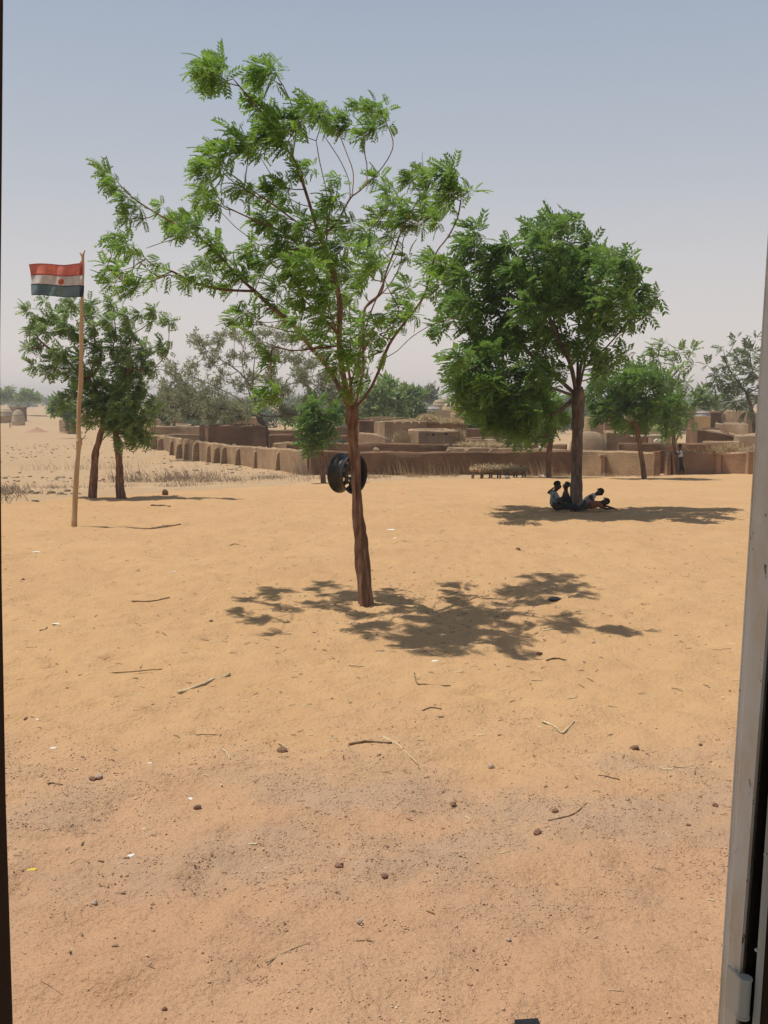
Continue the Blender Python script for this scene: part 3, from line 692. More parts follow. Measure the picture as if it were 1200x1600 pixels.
# knobs on the left trunk of the pair
# ---- mid trees
make_tree('neem_tree', 'small neem tree with a pale forked trunk beside the stick platform', 43, [(858, 751, 9), (857, 725, 8), (859, 700, 9), (860, 690, 9)],
          parse("800 630 22;770 620 20;825 655 20;850 640 20;870 630 16;785 655 16;840 672 16;812 680 12;862 665 14;750 635 12;745 650 8;820 620 20;780 600 18;745 612 12;885 650 10"), 5, 'leaf2', 'bark', FR5, dens=1.2, lsize=.42, dup=2, wind=.4, pathw=.3)
make_tree('neem_tree', 'neem tree with a slim bare trunk between the big tree and the standing person', 41, [(1008, 755, 9), (1005, 730, 8), (1000, 700, 7), (997, 678, 7), (993, 662, 7)],
          parse("1000 590 20;970 600 22;945 595 16;1030 600 16;990 625 24;1020 635 22;955 635 22;1050 640 14;1040 655 14;975 655 18;1005 655 18;930 620 12;940 650 12;1025 575 10;985 575 14;1062 625 10"), 6, 'leaf2', 'bark', FR5, dens=1.2, lsize=.42, dup=2, wind=.4)
make_tree('neem_tree', 'tall thin neem tree with tufted top that the standing person leans on', 49, [(1056, 744, 8), (1054, 715, 6), (1052, 680, 5), (1051, 640, 4.5), (1049, 600, 4)],
          parse("1020 545 9;1034 536 8;1058 550 9;1078 547 8;1028 560 9;1062 575 9;1083 570 5;1045 560 6;1045 590 11;1068 600 12;1060 625 15;1045 645 13;1072 645 13;1060 668 14;1040 672 10;1082 655 8;1050 610 12;1035 590 6"), 7, 'leaf3', 'bark', FR5, dens=1.1, lsize=.42, dup=1, wind=.4)
make_tree('neem_tree', 'pale airy neem tree behind the mud houses at the far right', 74, [(1181, 690, 7), (1178, 665, 6), (1174, 640, 6), (1168, 615, 6)],
          parse("1155 560 14;1135 570 10;1170 550 12;1120 585 9;1140 595 14;1175 580 14;1160 605 16;1125 615 10;1195 560 12;1200 590 14;1115 600 7;1150 530 6;1130 545 6;1180 530 7;1190 620 14;1145 625 12;1105 570 5;1165 640 10;1215 570 16;1210 530 9"), 8, 'leaf_far', 'bark_grey', FR5, dens=1.0, lsize=.62, dup=1, wind=.3)
make_tree('neem_tree', 'small neem tree with a low leafy crown before the corner of the brick wall', 39, [(506, 757, 9), (504, 735, 8), (503, 712, 7), (500, 695, 7)],
          parse("490 645 16;480 660 12;500 660 14;485 680 14;505 680 12;495 695 9;478 695 8;515 660 10;525 645 10;495 632 10;520 675 7"), 9, 'leaf2', 'bark', FR5, dens=1.3, lsize=.36, dup=2, wind=.3)

# ---- umbrella acacia behind the wall
cla = """262 575 10;275 590 12;290 600 14;255 600 10;280 620 14;300 570 12;318 540 10;305 532 8;335 530 10;350 520 8;368 525 9;385 518 8;400 528 10;420 520 9;440 525 10;460 530 10;330 560 12;345 590 12;320 610 16;340 630 16;310 640 14;
360 640 14;285 640 12;375 600 12;395 590 12;430 560 14;455 560 14;480 570 14;500 560 12;470 590 16;500 600 16;520 620 16;445 610 16;480 625 14;410 555 10;385 560 9;360 555 9;300 620 14;260 620 12;420 590 12;510 585 12;530 600 12;460 645 12;500 650 12;
415 625 10;440 640 10;270 645 12;250 640 10;540 620 14;380 640 12"""
ska = [[(402, 640, 0, 4), (392, 605, -.4, 4), (372, 580, -.9, 3), (345, 562, -1.3, 2), (318, 545, -1.5, 2)],
       [(400, 645, 0, 4), (370, 622, 0, 3), (338, 605, .2, 2), (300, 588, .4, 2)],
       [(404, 638, 0, 4), (415, 600, .6, 3), (430, 565, 1.0, 2), (450, 535, 1.2, 2)],
       [(406, 640, 0, 4), (440, 608, -.4, 3), (480, 590, -.6, 2), (515, 580, -.8, 2)],
       [(400, 640, 0, 3), (385, 600, .9, 3), (378, 560, 1.4, 2), (385, 525, 1.7, 2)],
       [(402, 650, 0, 4), (360, 640, -1.0, 3), (310, 630, -1.6, 2)]]
make_tree('acacia_tree', 'wide grey-green acacia with bare spreading limbs behind the left brick wall', 72, [(425, 702, 13), (419, 685, 11), (411, 664, 10), (403, 648, 9)], parse(cla), 10, 'leaf_pale', 'bark_grey',
          SPR, dens=.17, lsize=.32, csc=1.45, skel=ska, dup=4, wind=.25, depth=1.0, thick=.95, twigr=.022, pathw=.2)
# ---- background trees
bg = [
 ('leafy green tree behind the mud houses just right of the main trunk', 105, [(600, 668, 4), (601, 645, 4), (602, 635, 4)], "600 605 12;590 620 13;610 620 14;575 630 11;622 632 12;600 640 13;585 645 10;615 600 8;568 642 8;630 645 9;605 595 6;578 612 8", 'leaf3', .95),
 ('rounder green tree beside the domed huts', 115, [(642, 668, 4), (642, 650, 4), (642, 640, 4)], "642 615 12;650 630 12;635 632 13;655 642 9;628 645 9;645 645 11;632 610 6;655 615 8", 'leaf3', 1.0),
 ('pale hazy tree on the skyline behind the domed huts', 200, [(667, 640, 3), (667, 628, 3)], "660 615 7;670 612 7;678 618 6;655 622 6;668 622 7", 'leaf_far', 1.5),
 ('green tree low behind the dark mud shed', 85, [(760, 690, 4), (762, 670, 4)], "755 640 12;770 650 13;740 655 11;750 665 11;780 662 11;735 670 7;765 630 9", 'leaf2', .8),
 ('dark bushy tree under the acacia crown', 88, [(350, 672, 4), (350, 655, 4)], "345 640 11;330 648 10;365 645 10;355 652 10;320 640 8;378 650 8", 'leaf_pale', .8),
 ('green bushy tree behind the far end of the left brick wall', 100, [(272, 668, 4), (272, 650, 4)], "262 620 12;280 628 12;250 632 11;270 640 12;290 640 11;245 645 8;305 645 9;285 612 7", 'leaf_far', .95),
 ('broad green tree behind the mud walls right of the small neem', 92, [(545, 678, 4), (545, 655, 4)], "540 640 12;555 650 10;528 650 11;545 625 9;520 640 8;560 635 7;450 652 9;470 655 8", 'leaf2', .85),
 ('low green tree behind the tall thin tree', 100, [(1100, 655, 3), (1100, 640, 3)], "1100 625 9;1090 632 8;1110 632 8;1098 615 6;1085 618 5", 'leaf3', .95),
 ('small round tree with a short trunk by the dirt heap at the left', 130, [(105, 672, 5), (104, 660, 5), (100, 652, 4)], "95 632 9;88 640 7;103 645 9;112 650 7;92 622 6;84 636 5;108 636 6", 'leaf2', 1.1),
 ('dark round bush tree standing alone near the horizon', 300, [(42, 636, 1.6), (44, 630, 1.6)], "45 620 6;36 621 6;54 621 6;45 615 5;30 623 4;60 623 4", 'leaf3', 1.7),
 ('dark bush tree on the horizon at the left edge', 330, [(12, 628, 2), (12, 622, 2)], "12 616 6;4 618 6;20 618 5;13 611 4", 'leaf3', 1.8),
]
for k, (lb, D, tr, c, lf, ls) in enumerate(bg):
    make_tree('background_tree', lb, D, tr, parse(c), 30 + k, lf, 'bark_grey', SPR, dens=1.6, lsize=ls, dup=2, wind=.2, twigr=.02)
# ---- distant woodland: hundreds of bushes melting into one line
rs = np.random.default_rng(5); org = []; sz = []
for k in range(900):
    y_ = 380 + 750 * rs.random() ** .8; x_ = (rs.random() * 2 - 1) * y_ * .62; h_ = 2.5 + 4.0 * rs.random() ** 1.5; n_ = 34
    if y_ < 520 and rs.random() < .75: continue
    u = rs.normal(size=(n_, 3)); u /= np.linalg.norm(u, axis=1, keepdims=True)
    q = u * np.array([h_ * .9, h_ * .9, h_ * .5]) * rs.random((n_, 1)) ** .4 + np.array([x_, y_, float(gz(y_)) + h_ * .5])
    org.append(q); sz.append(h_ * (.45 + .3 * rs.random(n_)))
for k in range(150):
    y_ = 150 + 170 * rs.random(); x_ = y_ * (-.20 + .60 * rs.random()); h_ = 2.6 + 3.2 * rs.random() ** 1.3; n_ = 110
    u = rs.normal(size=(n_, 3)); u /= np.linalg.norm(u, axis=1, keepdims=True)
    org.append(u * np.array([h_ * .8, h_ * .8, h_ * .5]) * rs.random((n_, 1)) ** .4 + np.array([x_, y_, float(gz(y_)) + h_ * .5])); sz.append(h_ * (.22 + .16 * rs.random(n_)))
org = np.vstack(org); sz = np.concatenate(sz)
Vw, Fw = scatter(SPR5, org, rs.normal(size=org.shape), sz, rs)
tag(mk('distant_woodland', Vw, Fw, M['leaf_far'], smooth=False), 'pale line of far-off bushes along the horizon', 'woodland', kind='stuff')

# ================================================================== VILLAGE
def strip(path, tops, th=.28, closed=False, seed=0, rag=.05, base=None, step=.35, zoff=0):
    """wall along world path [(x,y)], top heights per vertex -> V,F,UV (worn edges, uneven faces)"""
    rs = np.random.default_rng(seed + 900); pts = [np.array(p, float) for p in path]; tops = list(tops)
    if closed: pts.append(pts[0]); tops.append(tops[0])
    xs_, ts_, us_, cr_ = [], [], [], []; u = 0
    for i in range(len(pts) - 1):
        L_ = np.linalg.norm(pts[i + 1] - pts[i]); n = max(1, int(L_ / step))
        for k in range(n):
            f = k / n; xs_.append(pts[i] * (1 - f) + pts[i + 1] * f); ts_.append(tops[i] * (1 - f) + tops[i + 1] * f); us_.append(u + L_ * f); cr_.append(k == 0)
        u += L_
    xs_.append(pts[-1]); ts_.append(tops[-1]); us_.append(u); cr_.append(True)
    n = len(xs_); V = []; U = []
    for i in range(n):
        a = xs_[i - 1] if i else (xs_[-2] if closed else xs_[0]); c = xs_[i + 1] if i < n - 1 else (xs_[1] if closed else xs_[-1])
        t1 = xs_[i] - a; t2 = c - xs_[i]
        t1 = t1 / (np.linalg.norm(t1) + 1e-9); t2 = t2 / (np.linalg.norm(t2) + 1e-9)
        if np.linalg.norm(t1) < .5: t1 = t2
        if np.linalg.norm(t2) < .5: t2 = t1
        n1 = np.array([t1[1], -t1[0]]); n2 = np.array([t2[1], -t2[0]]); nn = n1 + n2; nn = nn / np.linalg.norm(nn)
        mit = 1 / max(.5, float(nn @ n1))
        q = xs_[i]; gb_ = (G(q[0], q[1]) - .15) if base is None else base
        top = ts_[i] + (float(fbm(us_[i] / .8, seed * 3.3, 3, 2)) - .5) * rag * 2.4 + (rs.random() - .5) * rag * .6
        if i == n - 1 and closed: top = V[3][2] if False else ts_[i] + (float(fbm(0, seed * 3.3, 3, 2)) - .5) * rag * 2.4
        hh = top - gb_
        e1_, e2_ = 1 - .085 / hh, 1 - .022 / hh
        prof = [(1, 0), (1.0, .33), (.98, .66), (.97, e1_), (.50, e2_), (-.30, 1.0), (-.90, e1_), (-.98, .6), (-1, 0)]
        for j, (o_, v_) in enumerate(prof):
            d = (float(vnoise(us_[i] / .6 + j * 3.1, v_ * 4, seed)) - .5) * .05
            off = (o_ * th / 2) * mit + d * np.sign(o_)
            z = gb_ + hh * v_
            V.append((q[0] + nn[0] * off, q[1] + nn[1] * off, z)); U.append((us_[i] + (0 if o_ > 0 else 3.3), z))
    m_ = 9; F = []
    for i in range(n - 1):
        for j in range(m_ - 1): F.append((i * m_ + j, (i + 1) * m_ + j, (i + 1) * m_ + j + 1, i * m_ + j + 1))
    if not closed:
        F.append(tuple(range(m_))); F.append(tuple((n - 1) * m_ + j for j in range(m_))[::-1])
    return np.array(V), F, np.array(U)
def topz(px, py, D): return P(px, py, D).z
def wx(px, D, py=700):
    p = P(px, py, D); return (p.x, p.y)
def wall(label, pts, mat='mud', th=.28, rag=.05, seed=0, group=None, name='mud_wall'):
    """pts [(px, D, top_py)]"""
    path = [wx(a, d, t_) for a, d, t_ in pts]; tops = [topz(a, t_, d) for a, d, t_ in pts]
    V, F, U = strip(path, tops, th, False, seed, rag)
    o_ = Vector((path[0][0], path[0][1], G(*path[0])))
    root = empty(name, o_, label, 'wall', group)
    mk('masonry', V - np.array(o_), F, M[mat], root, True, U).modifiers.new('edges', 'EDGE_SPLIT').split_angle = R_(38)
    return root, o_
def flat_shade(o, ang=40):
    pass
def block(label, L_, C_, R_pt, top, mat='mud', th=.26, rag=.04, seed=0, roof=True, rmat='mud_pale', name='mud_house', cat='house', topl=None, topr=None, drop=.12):
    if mat in ('mud', 'mud_dark') : R_pt = (R_pt[0], C_[1] + (C_[1] - R_pt[1]) * .15 + .25)
    """box building: left corner (px,D), near corner (px,D), right corner (px,D), top photo row at the near corner"""
    l = np.array(wx(*L_)); c = np.array(wx(*C_)); r = np.array(wx(*R_pt)); f = l + r - c
    zt = topz(C_[0], top, C_[1]); zl = zt if topl is None else topz(L_[0], topl, L_[1]); zr = zt if topr is None else topz(R_pt[0], topr, R_pt[1])
    o_ = Vector((c[0], c[1], G(c[0], c[1]))); root = empty(name, o_, label, cat)
    V, F, U = strip([l, c, r, f], [zl, zt, zr, max(zl, zr)], th, True, seed, rag)
    mk('wall', V - np.array(o_), F, M[mat], root, True, U).modifiers.new('edges', 'EDGE_SPLIT').split_angle = R_(38)
    if roof:
        q = [l, c, r, f]; cen = sum(q) / 4; zz = [zl, zt, zr, max(zl, zr)]
        n = 7; RV = []; RU = []
        for a in range(n):
            for b_ in range(n):
                u, v = a / (n - 1), b_ / (n - 1)
                p = (1 - u) * (1 - v) * q[0] + u * (1 - v) * q[1] + u * v * q[2] + (1 - u) * v * q[3]
                z = (1 - u) * (1 - v) * zz[0] + u * (1 - v) * zz[1] + u * v * zz[2] + (1 - u) * v * zz[3]
                p = cen + (p - cen) * .99
                RV.append((p[0], p[1], z - drop + (float(vnoise(p[0], p[1], seed)) - .5) * .06)); RU.append((p[0], p[1]))
        RF = [(a * n + b_, (a + 1) * n + b_, (a + 1) * n + b_ + 1, a * n + b_ + 1) for a in range(n - 1) for b_ in range(n - 1)]
        mk('roof', np.array(RV) - np.array(o_), RF, M[rmat], root, True, RU)
    return root, o_

# --- left brick wall (lit), with its row of buttresses
W1 = [(484, 49.3, 703), (360, 61.5, 695), (300, 70.5, 687), (262, 81, 681), (232, 93, 678)]
w1, wo = wall('long low brick wall with buttresses running away to the left from the corner', W1, 'mud', .30, .05, 1)
def lerp_wall(px):
    for (a, d, t_), (a2, d2, t2) in zip(W1, W1[1:]):
        if a2 <= px <= a:
            f = (a - px) / (a - a2); return d + (d2 - d) * f, t_ + (t2 - t_) * f
    return W1[-1][1], W1[-1][2]
for k, (px, hfrac) in enumerate([(445, .86), (409, .85), (381, .84), (357, .86), (347, .82), (333, .84), (314, .92), (297, .80), (288, .72), (274, .78), (258, .80), (243, .86), (231, .95)]):
    D, tp_ = lerp_wall(px); x_, y_ = wx(px, D); g_ = G(x_, y_); ht = (topz(px, tp_, D) - g_) * hfrac
    d = np.array(wx(px - 4, lerp_wall(px - 4)[0])) - np.array((x_, y_)); d /= np.linalg.norm(d)
    nrm = np.array([d[1], -d[0]]); nrm = nrm if nrm[0] < 0 else -nrm          # outward, to the left
    wd = .125 * (1 + .25 * math.sin(k * 2.1)); dp = .36 + .08 * math.sin(k * 3.3)
    V = []
    for z_, sc1, sc2 in ((-.15, 1.0, 1.25), (ht * .5, .98, 1.05), (ht * .90, .93, .9), (ht, .85, .55)):
        for a_, b_ in ((-1, 0), (1, 0), (1, 1), (-1, 1)):
            q = np.array((x_, y_)) + d * wd * a_ * sc1 + nrm * ((.12 + dp * sc2) if b_ else .10)
            V.append((q[0] + random.uniform(-.012, .012), q[1] + random.uniform(-.012, .012), g_ + z_))
    F = [(i * 4 + j, i * 4 + (j + 1) % 4, (i + 1) * 4 + (j + 1) % 4, (i + 1) * 4 + j) for i in range(3) for j in range(4)] + [(3, 2, 1, 0), (12, 13, 14, 15)]
    V = np.array(V); mk('buttress', V - np.array(wo), F, M['mud'], w1, False, V[:, [1, 2]])
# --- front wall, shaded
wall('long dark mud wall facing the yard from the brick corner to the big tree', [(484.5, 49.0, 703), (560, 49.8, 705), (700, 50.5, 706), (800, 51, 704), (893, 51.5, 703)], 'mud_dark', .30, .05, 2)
w3, wo3 = wall('sunlit mud brick wall right of the big tree up to the gateway', [(895, 51.8, 703), (960, 50.2, 704), (1024, 48.8, 706)], 'mud', .30, .03, 3)
w4, wo4 = wall('sunlit mud brick wall right of the gateway with straw on top', [(1040, 49.6, 706), (1100, 48.6, 706), (1170, 47.4, 705)], 'mud_red', .30, .04, 4)
w5, wo5 = wall('short piece of mud wall past the gap at the right door frame', [(1184, 48.4, 706), (1240, 47.2, 706)], 'mud_red', .30, .04, 5)
def pier(parent, o_, px, D, py0, wpx, mat='mud_red', cap=False, dep=.35):
    x_, y_ = wx(px, D); g_ = G(x_, y_); z1 = topz(px, py0, D); wd = wpx * S(D) / 2
    V = []
    for z_, f in ((g_ - .15, 1.1), (g_ + (z1 - g_) * .5, 1.0), (z1, .92)):
        for a_, b_ in ((-1, -1), (1, -1), (1, 1), (-1, 1)): V.append((x_ + a_ * wd * f + random.uniform(-.015, .015), y_ + b_ * dep / 2 * f, z_ + random.uniform(-.02, .02) * (f < 1)))
    F = [(i * 4 + j, i * 4 + (j + 1) % 4, (i + 1) * 4 + (j + 1) % 4, (i + 1) * 4 + j) for i in range(2) for j in range(4)] + [(3, 2, 1, 0), (8, 9, 10, 11)]
    V = np.array(V); pr = mk('pier', V - np.array(o_), F, M[mat], parent, False, V[:, [0, 2]])
    if cap:
        mb = MB(); mb.box((x_, y_, z1 + .05), (wd * 1.5, dep * .62, .05), Matrix.Rotation(.12, 3, 'Y')); mb.build('cap_stone', M['mud_pale'], pr, o_)
pier(w3, wo3, 942, 50.3, 713, 6.5, cap=True); pier(w3, wo3, 1026, 48.5, 706, 9); pier(w4, wo4, 1044.5, 49.2, 708, 5.5); pier(w4, wo4, 1122, 48.0, 710, 7, cap=True); pier(w4, wo4, 1173, 47.1, 705, 10)
pier(w3, wo3, 1034, 50.6, 704, 8, 'mud_dark')  # dark slab filling the gateway opening, its shade put into the colour
# --- inner low walls
wall('low inner mud wall seen over the dark front wall', [(448, 56.4, 693), (520, 57, 692), (590, 57.4, 692), (640, 57.8, 693), (700, 58.2, 694)], 'mud_dark', .26, .04, 6)
wall('pale crumbling top of mud wall left of the dark shed', [(700, 56.3, 698), (760, 57, 699), (850, 58.5, 700), (890, 59, 702)], 'mud_pale', .26, .04, 7)
wall('mud wall behind the small neem tree', [(420, 66, 678), (470, 66.4, 678), (545, 67, 679)], 'mud_dark', .26, .03, 8)
wall('far mud wall with rounded top left of the main trunk', [(510, 73, 669), (530, 73.2, 666), (546, 73.5, 667)], 'mud', .26, .05, 9)
wall('upper mud wall beside the acacia trunk', [(420, 79, 671), (472, 80, 671)], 'mud', .26, .03, 10)
wall('flat mud wall left of the acacia trunk under its branches', [(355, 92, 653), (402, 90, 651)], 'mud', .26, .03, 11)
wall('low mud wall just inside the long brick wall', [(428, 62, 692), (448, 61.5, 690), (470, 61, 692)], 'mud', .26, .03, 12)
wall('thin mud wall at the far left end of the village', [(235, 86, 680), (275, 87, 678), (318, 88, 679)], 'mud', .26, .05, 13)
wall('jagged pale mud wall in front of the long flat house', [(563, 61.5, 676), (590, 60.5, 678), (606, 60, 682), (622, 60, 688)], 'mud_pale', .28, .06, 14)
wall('dark mud wall right of the straw roofed house', [(727, 78, 669), (790, 79, 671), (850, 80, 672)], 'mud_dark', .26, .03, 15)
wall('low continuous mud wall behind the standing person', [(966, 56.5, 692), (1040, 57, 692), (1110, 57.5, 692)], 'mud_dark', .26, .02, 16)
wall('mud wall in front of the dark sloping house at the right', [(1098, 58, 689), (1156, 57, 689)], 'mud', .26, .03, 17)
wall('red-brown mud wall behind the domed granary', [(944, 72, 660), (1020, 73, 661)], 'mud_red', .26, .03, 18)
# --- houses
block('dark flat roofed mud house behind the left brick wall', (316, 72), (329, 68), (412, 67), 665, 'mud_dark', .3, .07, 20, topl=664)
block('wide low mud house at the far left of the village', (226, 104), (238, 96), (313, 94), 666, 'mud', .3, .03, 21)
block('small square mud room rising behind the wide low house', (251, 116), (260, 112), (282, 111), 645, 'mud', .3, .04, 22)
block('flat mud terrace beside the small square room', (210, 110), (222, 104), (262, 103), 655, 'mud_pale', .3, .02, 23)
hb, ho = block('long flat mud house with beam ends along its front', (588, 71), (604, 66), (663, 65.5), 657, 'mud', .3, .03, 24, topl=658)
for px in (617, 630, 643, 655):
    p = P(px, 661, 65.3); mb = MB(); mb.tube([p + Vector((0, .3, .02)), p + Vector((0, -.16, -.02))], [.045, .045], 7); mb.build('beam_end', M['wood_pole'], hb, ho)
for a, b_, c_ in ((560, 655, 71), (575, 653, 72), (585, 656, 70), (598, 654, 70)):
    p0, p1 = P(a, b_, c_), P(a + 34, b_ - 1.5, c_ - 2); mb = MB(); mb.tube([p0, p1], [.05, .04], 6); mb.build('roof_pole', M['stick'], hb, ho)
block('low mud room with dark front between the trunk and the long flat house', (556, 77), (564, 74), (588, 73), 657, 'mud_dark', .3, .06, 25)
hs, hso = block('mud house with a heap of straw on its roof', (659, 70), (664, 67.5), (726, 66), 661, 'mud', .3, .03, 26)
hc, hco = block('small mud hut with notched roof edge and dark holes', (642, 62.5), (657, 59.5), (713, 59), 672, 'mud', .3, .05, 27)
for px in (668, 677, 686, 697):
    p = P(px, 677 + (px % 3), 59.2); mb = MB(); mb.box(p + Vector((0, -.02, 0)), (.09, .05, .06)); mb.build('hole_block', M['gap_shade'] if px % 2 else M['mud_dark'], hc, hco)  # dark blocks stuck on the front in place of shaded holes
block('dark sloping mud house at the right', (1078, 66), (1092, 62), (1142, 61), 670, 'mud_dark', .3, .03, 28, topr=680, topl=668)
block('pale mud block house beside the right door frame', (1150, 62), (1157, 59), (1200, 58), 679, 'mud_pale', .3, .07, 29, topl=679)
block('pale mud brick house with dark right side', (1116, 90), (1121, 86), (1165, 84), 661, 'mud_pale', .3, .02, 30)
block('upper pale mud house farthest back at the right', (1112, 104), (1121, 100), (1162, 98), 641, 'mud_pale', .3, .02, 31)
block('dark mud house behind the tall thin tree', (1074, 92), (1086, 88), (1122, 86), 643, 'mud_dark', .3, .03, 32)
block('half hidden mud house behind the slim tree', (1010, 74), (1020, 71), (1052, 70), 667, 'mud_pale', .3, .05, 33)
block('mud rooms glimpsed between the big trunk and the red-brown wall', (915, 84), (925, 80), (990, 78), 652, 'mud', .3, .04, 34)
block('dark mud shed with rubble roof behind the stick platform', (724, 62), (732, 59), (806, 59), 687, 'mud_dark', .3, .08, 35, rmat='thatch')
block('far mud compound to the right of the domed huts', (705, 115), (712, 110), (745, 108), 646, 'mud', .3, .04, 36)
block('distant mud room at the right skyline', (1160, 112), (1166, 108), (1182, 106), 645, 'mud', .3, .04, 37)
# --- extra small walls to thicken the village
wall('crooked mud wall in the middle of the right houses', [(1096, 74, 672), (1150, 72, 677)], 'mud', .26, .06, 38)
wall('broken mud wall left of the rounded granary', [(800, 66, 690), (845, 65, 693), (885, 64, 694)], 'mud_dark', .26, .07, 39)
wall('ruined stump of mud wall beside the acacia', [(470, 63, 690), (478, 62, 696)], 'mud', .26, .07, 40)
# --- rounded granary (barrel vault) with boxy end
def granary():
    D = 58; c = np.array(P(919, 702, D)); r_ = 32 * S(D); zb = G(c[0], c[1]); h_ = topz(919, 674, D) - zb
    root = empty('granary', (c[0], c[1], zb), 'rounded smooth clay granary beside the big trunk', 'granary')
    V = []; n = 24; rings = 11; 
    for i in range(rings + 1):
        f = i / rings; ph = f * math.pi / 2
        rr = r_ * (math.cos(ph) ** .55 if f < 1 else .0); z = h_ * (math.sin(ph) ** .9)
        for k in range(n):
            th = 2 * math.pi * k / n; w_ = 1 + .03 * math.sin(3 * th + i)
            V.append((rr * math.cos(th) * w_, rr * .95 * math.sin(th) * w_, z - (.1 if i == 0 else 0)))
    F = [(i * n + k, i * n + (k + 1) % n, (i + 1) * n + (k + 1) % n, (i + 1) * n + k) for i in range(rings) for k in range(n)]
    mk('dome', V, F, M['mud_pale'], root, True, [(v[0], v[2]) for v in V])
    block('boxy mud annex joined to the right side of the granary', (946, 60.5), (951, 58.5), (977, 58), 674, 'mud', .3, .03, 41)
granary()
# --- domed straw huts on the skyline
def hut(px, py_base, py_top, rpx, D, label, mat, wallmat=None):
    c = P(px, py_base, D); zt = topz(px, py_top, D); zb = min(c.z, zt - .5); g_ = G(c.x, c.y); r_ = rpx * S(D)
    root = empty('domed_hut', (c.x, c.y, g_), label, 'hut', 'domed straw huts on the skyline')
    H = zt - g_; n = 20; V = []; F = []
    prof = [(1.0, -.1), (1.0, max(0, (zb - g_))), (1.04, (zb - g_) + .02)] + [(math.cos(a) ** .8, (zb - g_) + (zt - zb) * math.sin(a)) for a in np.linspace(.15, math.pi / 2 - .02, 7)]
    for i, (f, z) in enumerate(prof):
        for k in range(n): th = 2 * math.pi * k / n; V.append((r_ * f * math.cos(th) * (1 + .03 * math.sin(5 * th + px)), r_ * f * math.sin(th), z))
    for i in range(len(prof) - 1):
        for k in range(n): F.append((i * n + k, i * n + (k + 1) % n, (i + 1) * n + (k + 1) % n, (i + 1) * n + k))
    F.append(tuple((len(prof) - 1) * n + k for k in range(n)))
    mk('wall', V[:3 * n], F[:2 * n], M[wallmat or 'straw'], root); mk('thatch_dome', V[2 * n:], [tuple(i - 2 * n for i in f) for f in F[2 * n:]], M[mat], root)
    # binding hoops
    for fr in (.35, .7):
        a = fr * math.pi / 2; rr = r_ * math.cos(a) ** .8 * 1.015; z = (zb - g_) + (zt - zb) * math.sin(a)
        mb = MB(); mb.tube([Vector((rr * math.cos(t_), rr * math.sin(t_), z)) for t_ in np.linspace(0, 6.283, 19)], [.035] * 19, 5); mb.build('binding_hoop', M['stick'], root)
hut(676, 645, 634, 15, 125, 'grey weathered domed hut, nearest of the skyline huts', 'thatch_grey')
hut(662, 640, 628, 9, 140, 'grey domed hut partly behind the round green tree', 'thatch_grey')
hut(687, 633, 624, 11, 155, 'tan domed hut, topmost of the skyline huts', 'thatch')
hut(703, 640, 629, 12, 138, 'tan domed hut right of the grey weathered one', 'thatch')
hut(722, 638, 631, 9, 150, 'low tan domed hut at the right end of the row', 'thatch')
hut(1098, 650, 641, 12, 84, 'grey dome of straw behind the tall thin tree', 'thatch_grey')
# woven fence below the huts
fd = 118; fr = empty('straw_fence', (P(676, 650, fd).x, fd, G(P(676, 650, fd).x, fd)), 'woven straw fence under the domed huts', 'fence')
for k, px in enumerate(range(676, 705, 3)):
    x_, y_ = wx(px, fd, 645); g_ = G(x_, y_); mb = MB(); mb.box((x_, y_ + .05 * (k % 2), (g_ + topz(px, 641.5 + (k % 3) * .5, fd)) / 2), (.115, .04, (topz(px, 641.5, fd) - g_) / 2)); mb.build('fence_panel', M['straw'], fr, tuple(fr.location))

# --- left far huts, storage basket, dirt heap
hut(8, 650, 638, 13, 215, 'thatched round mud hut at the left edge of the photo', 'thatch', 'mud'); 
hut(-14, 650, 636, 14, 222, 'thatched round hut cut by the left edge', 'thatch', 'mud')
hut(29, 659, 640, 10, 200, 'pale cylindrical straw granary beside the far person', 'thatch', 'straw')
block('dark mud wall room behind the far straw granary', (20, 232), (30, 226), (42, 226), 636, 'mud_dark', .4, .1, 42, rmat='thatch')
block('low far mud house behind the left pair of neem trees', (96, 150), (108, 146), (122, 145), 657, 'mud', .3, .05, 43)
def mound(px, py, w_, h_, label, mat):
    c = pg(px, py); D = c.y; r_ = w_ / 2 * S(D); hh = h_ * S(D); V = []; n = 22; rings = 7
    for i in range(rings):
        f = i / (rings - 1)
        for k in range(n):
            th = 2 * math.pi * k / n; rr = r_ * (1 - f) * (1 + .18 * float(vnoise(th * 1.5 + px, f * 3)))
            V.append((rr * math.cos(th), rr * math.sin(th), hh * (f ** 1.3 if f < 1 else 1) - .05 + .06 * hh * float(vnoise(th * 3, f * 6))))
    F = [(i * n + k, i * n + (k + 1) % n, (i + 1) * n + (k + 1) % n, (i + 1) * n + k) for i in range(rings - 1) for k in range(n)]
    o_ = mk('dirt_heap', V, F, mat); o_.location = c; tag(o_, label, 'dirt heap'); return o_
mound(58, 677, 36, 8, 'low reddish heap of dirt on the open ground at the left', noisy('red_dirt', [(.32, .18, .11), (.40, .24, .15)], 2, 5, .95, .5))
mound(112, 677, 34, 9, 'darker rubble heap beside the small round tree', noisy('rubble', [(.24, .14, .09), (.36, .22, .14)], 2, 5, .95, .8))

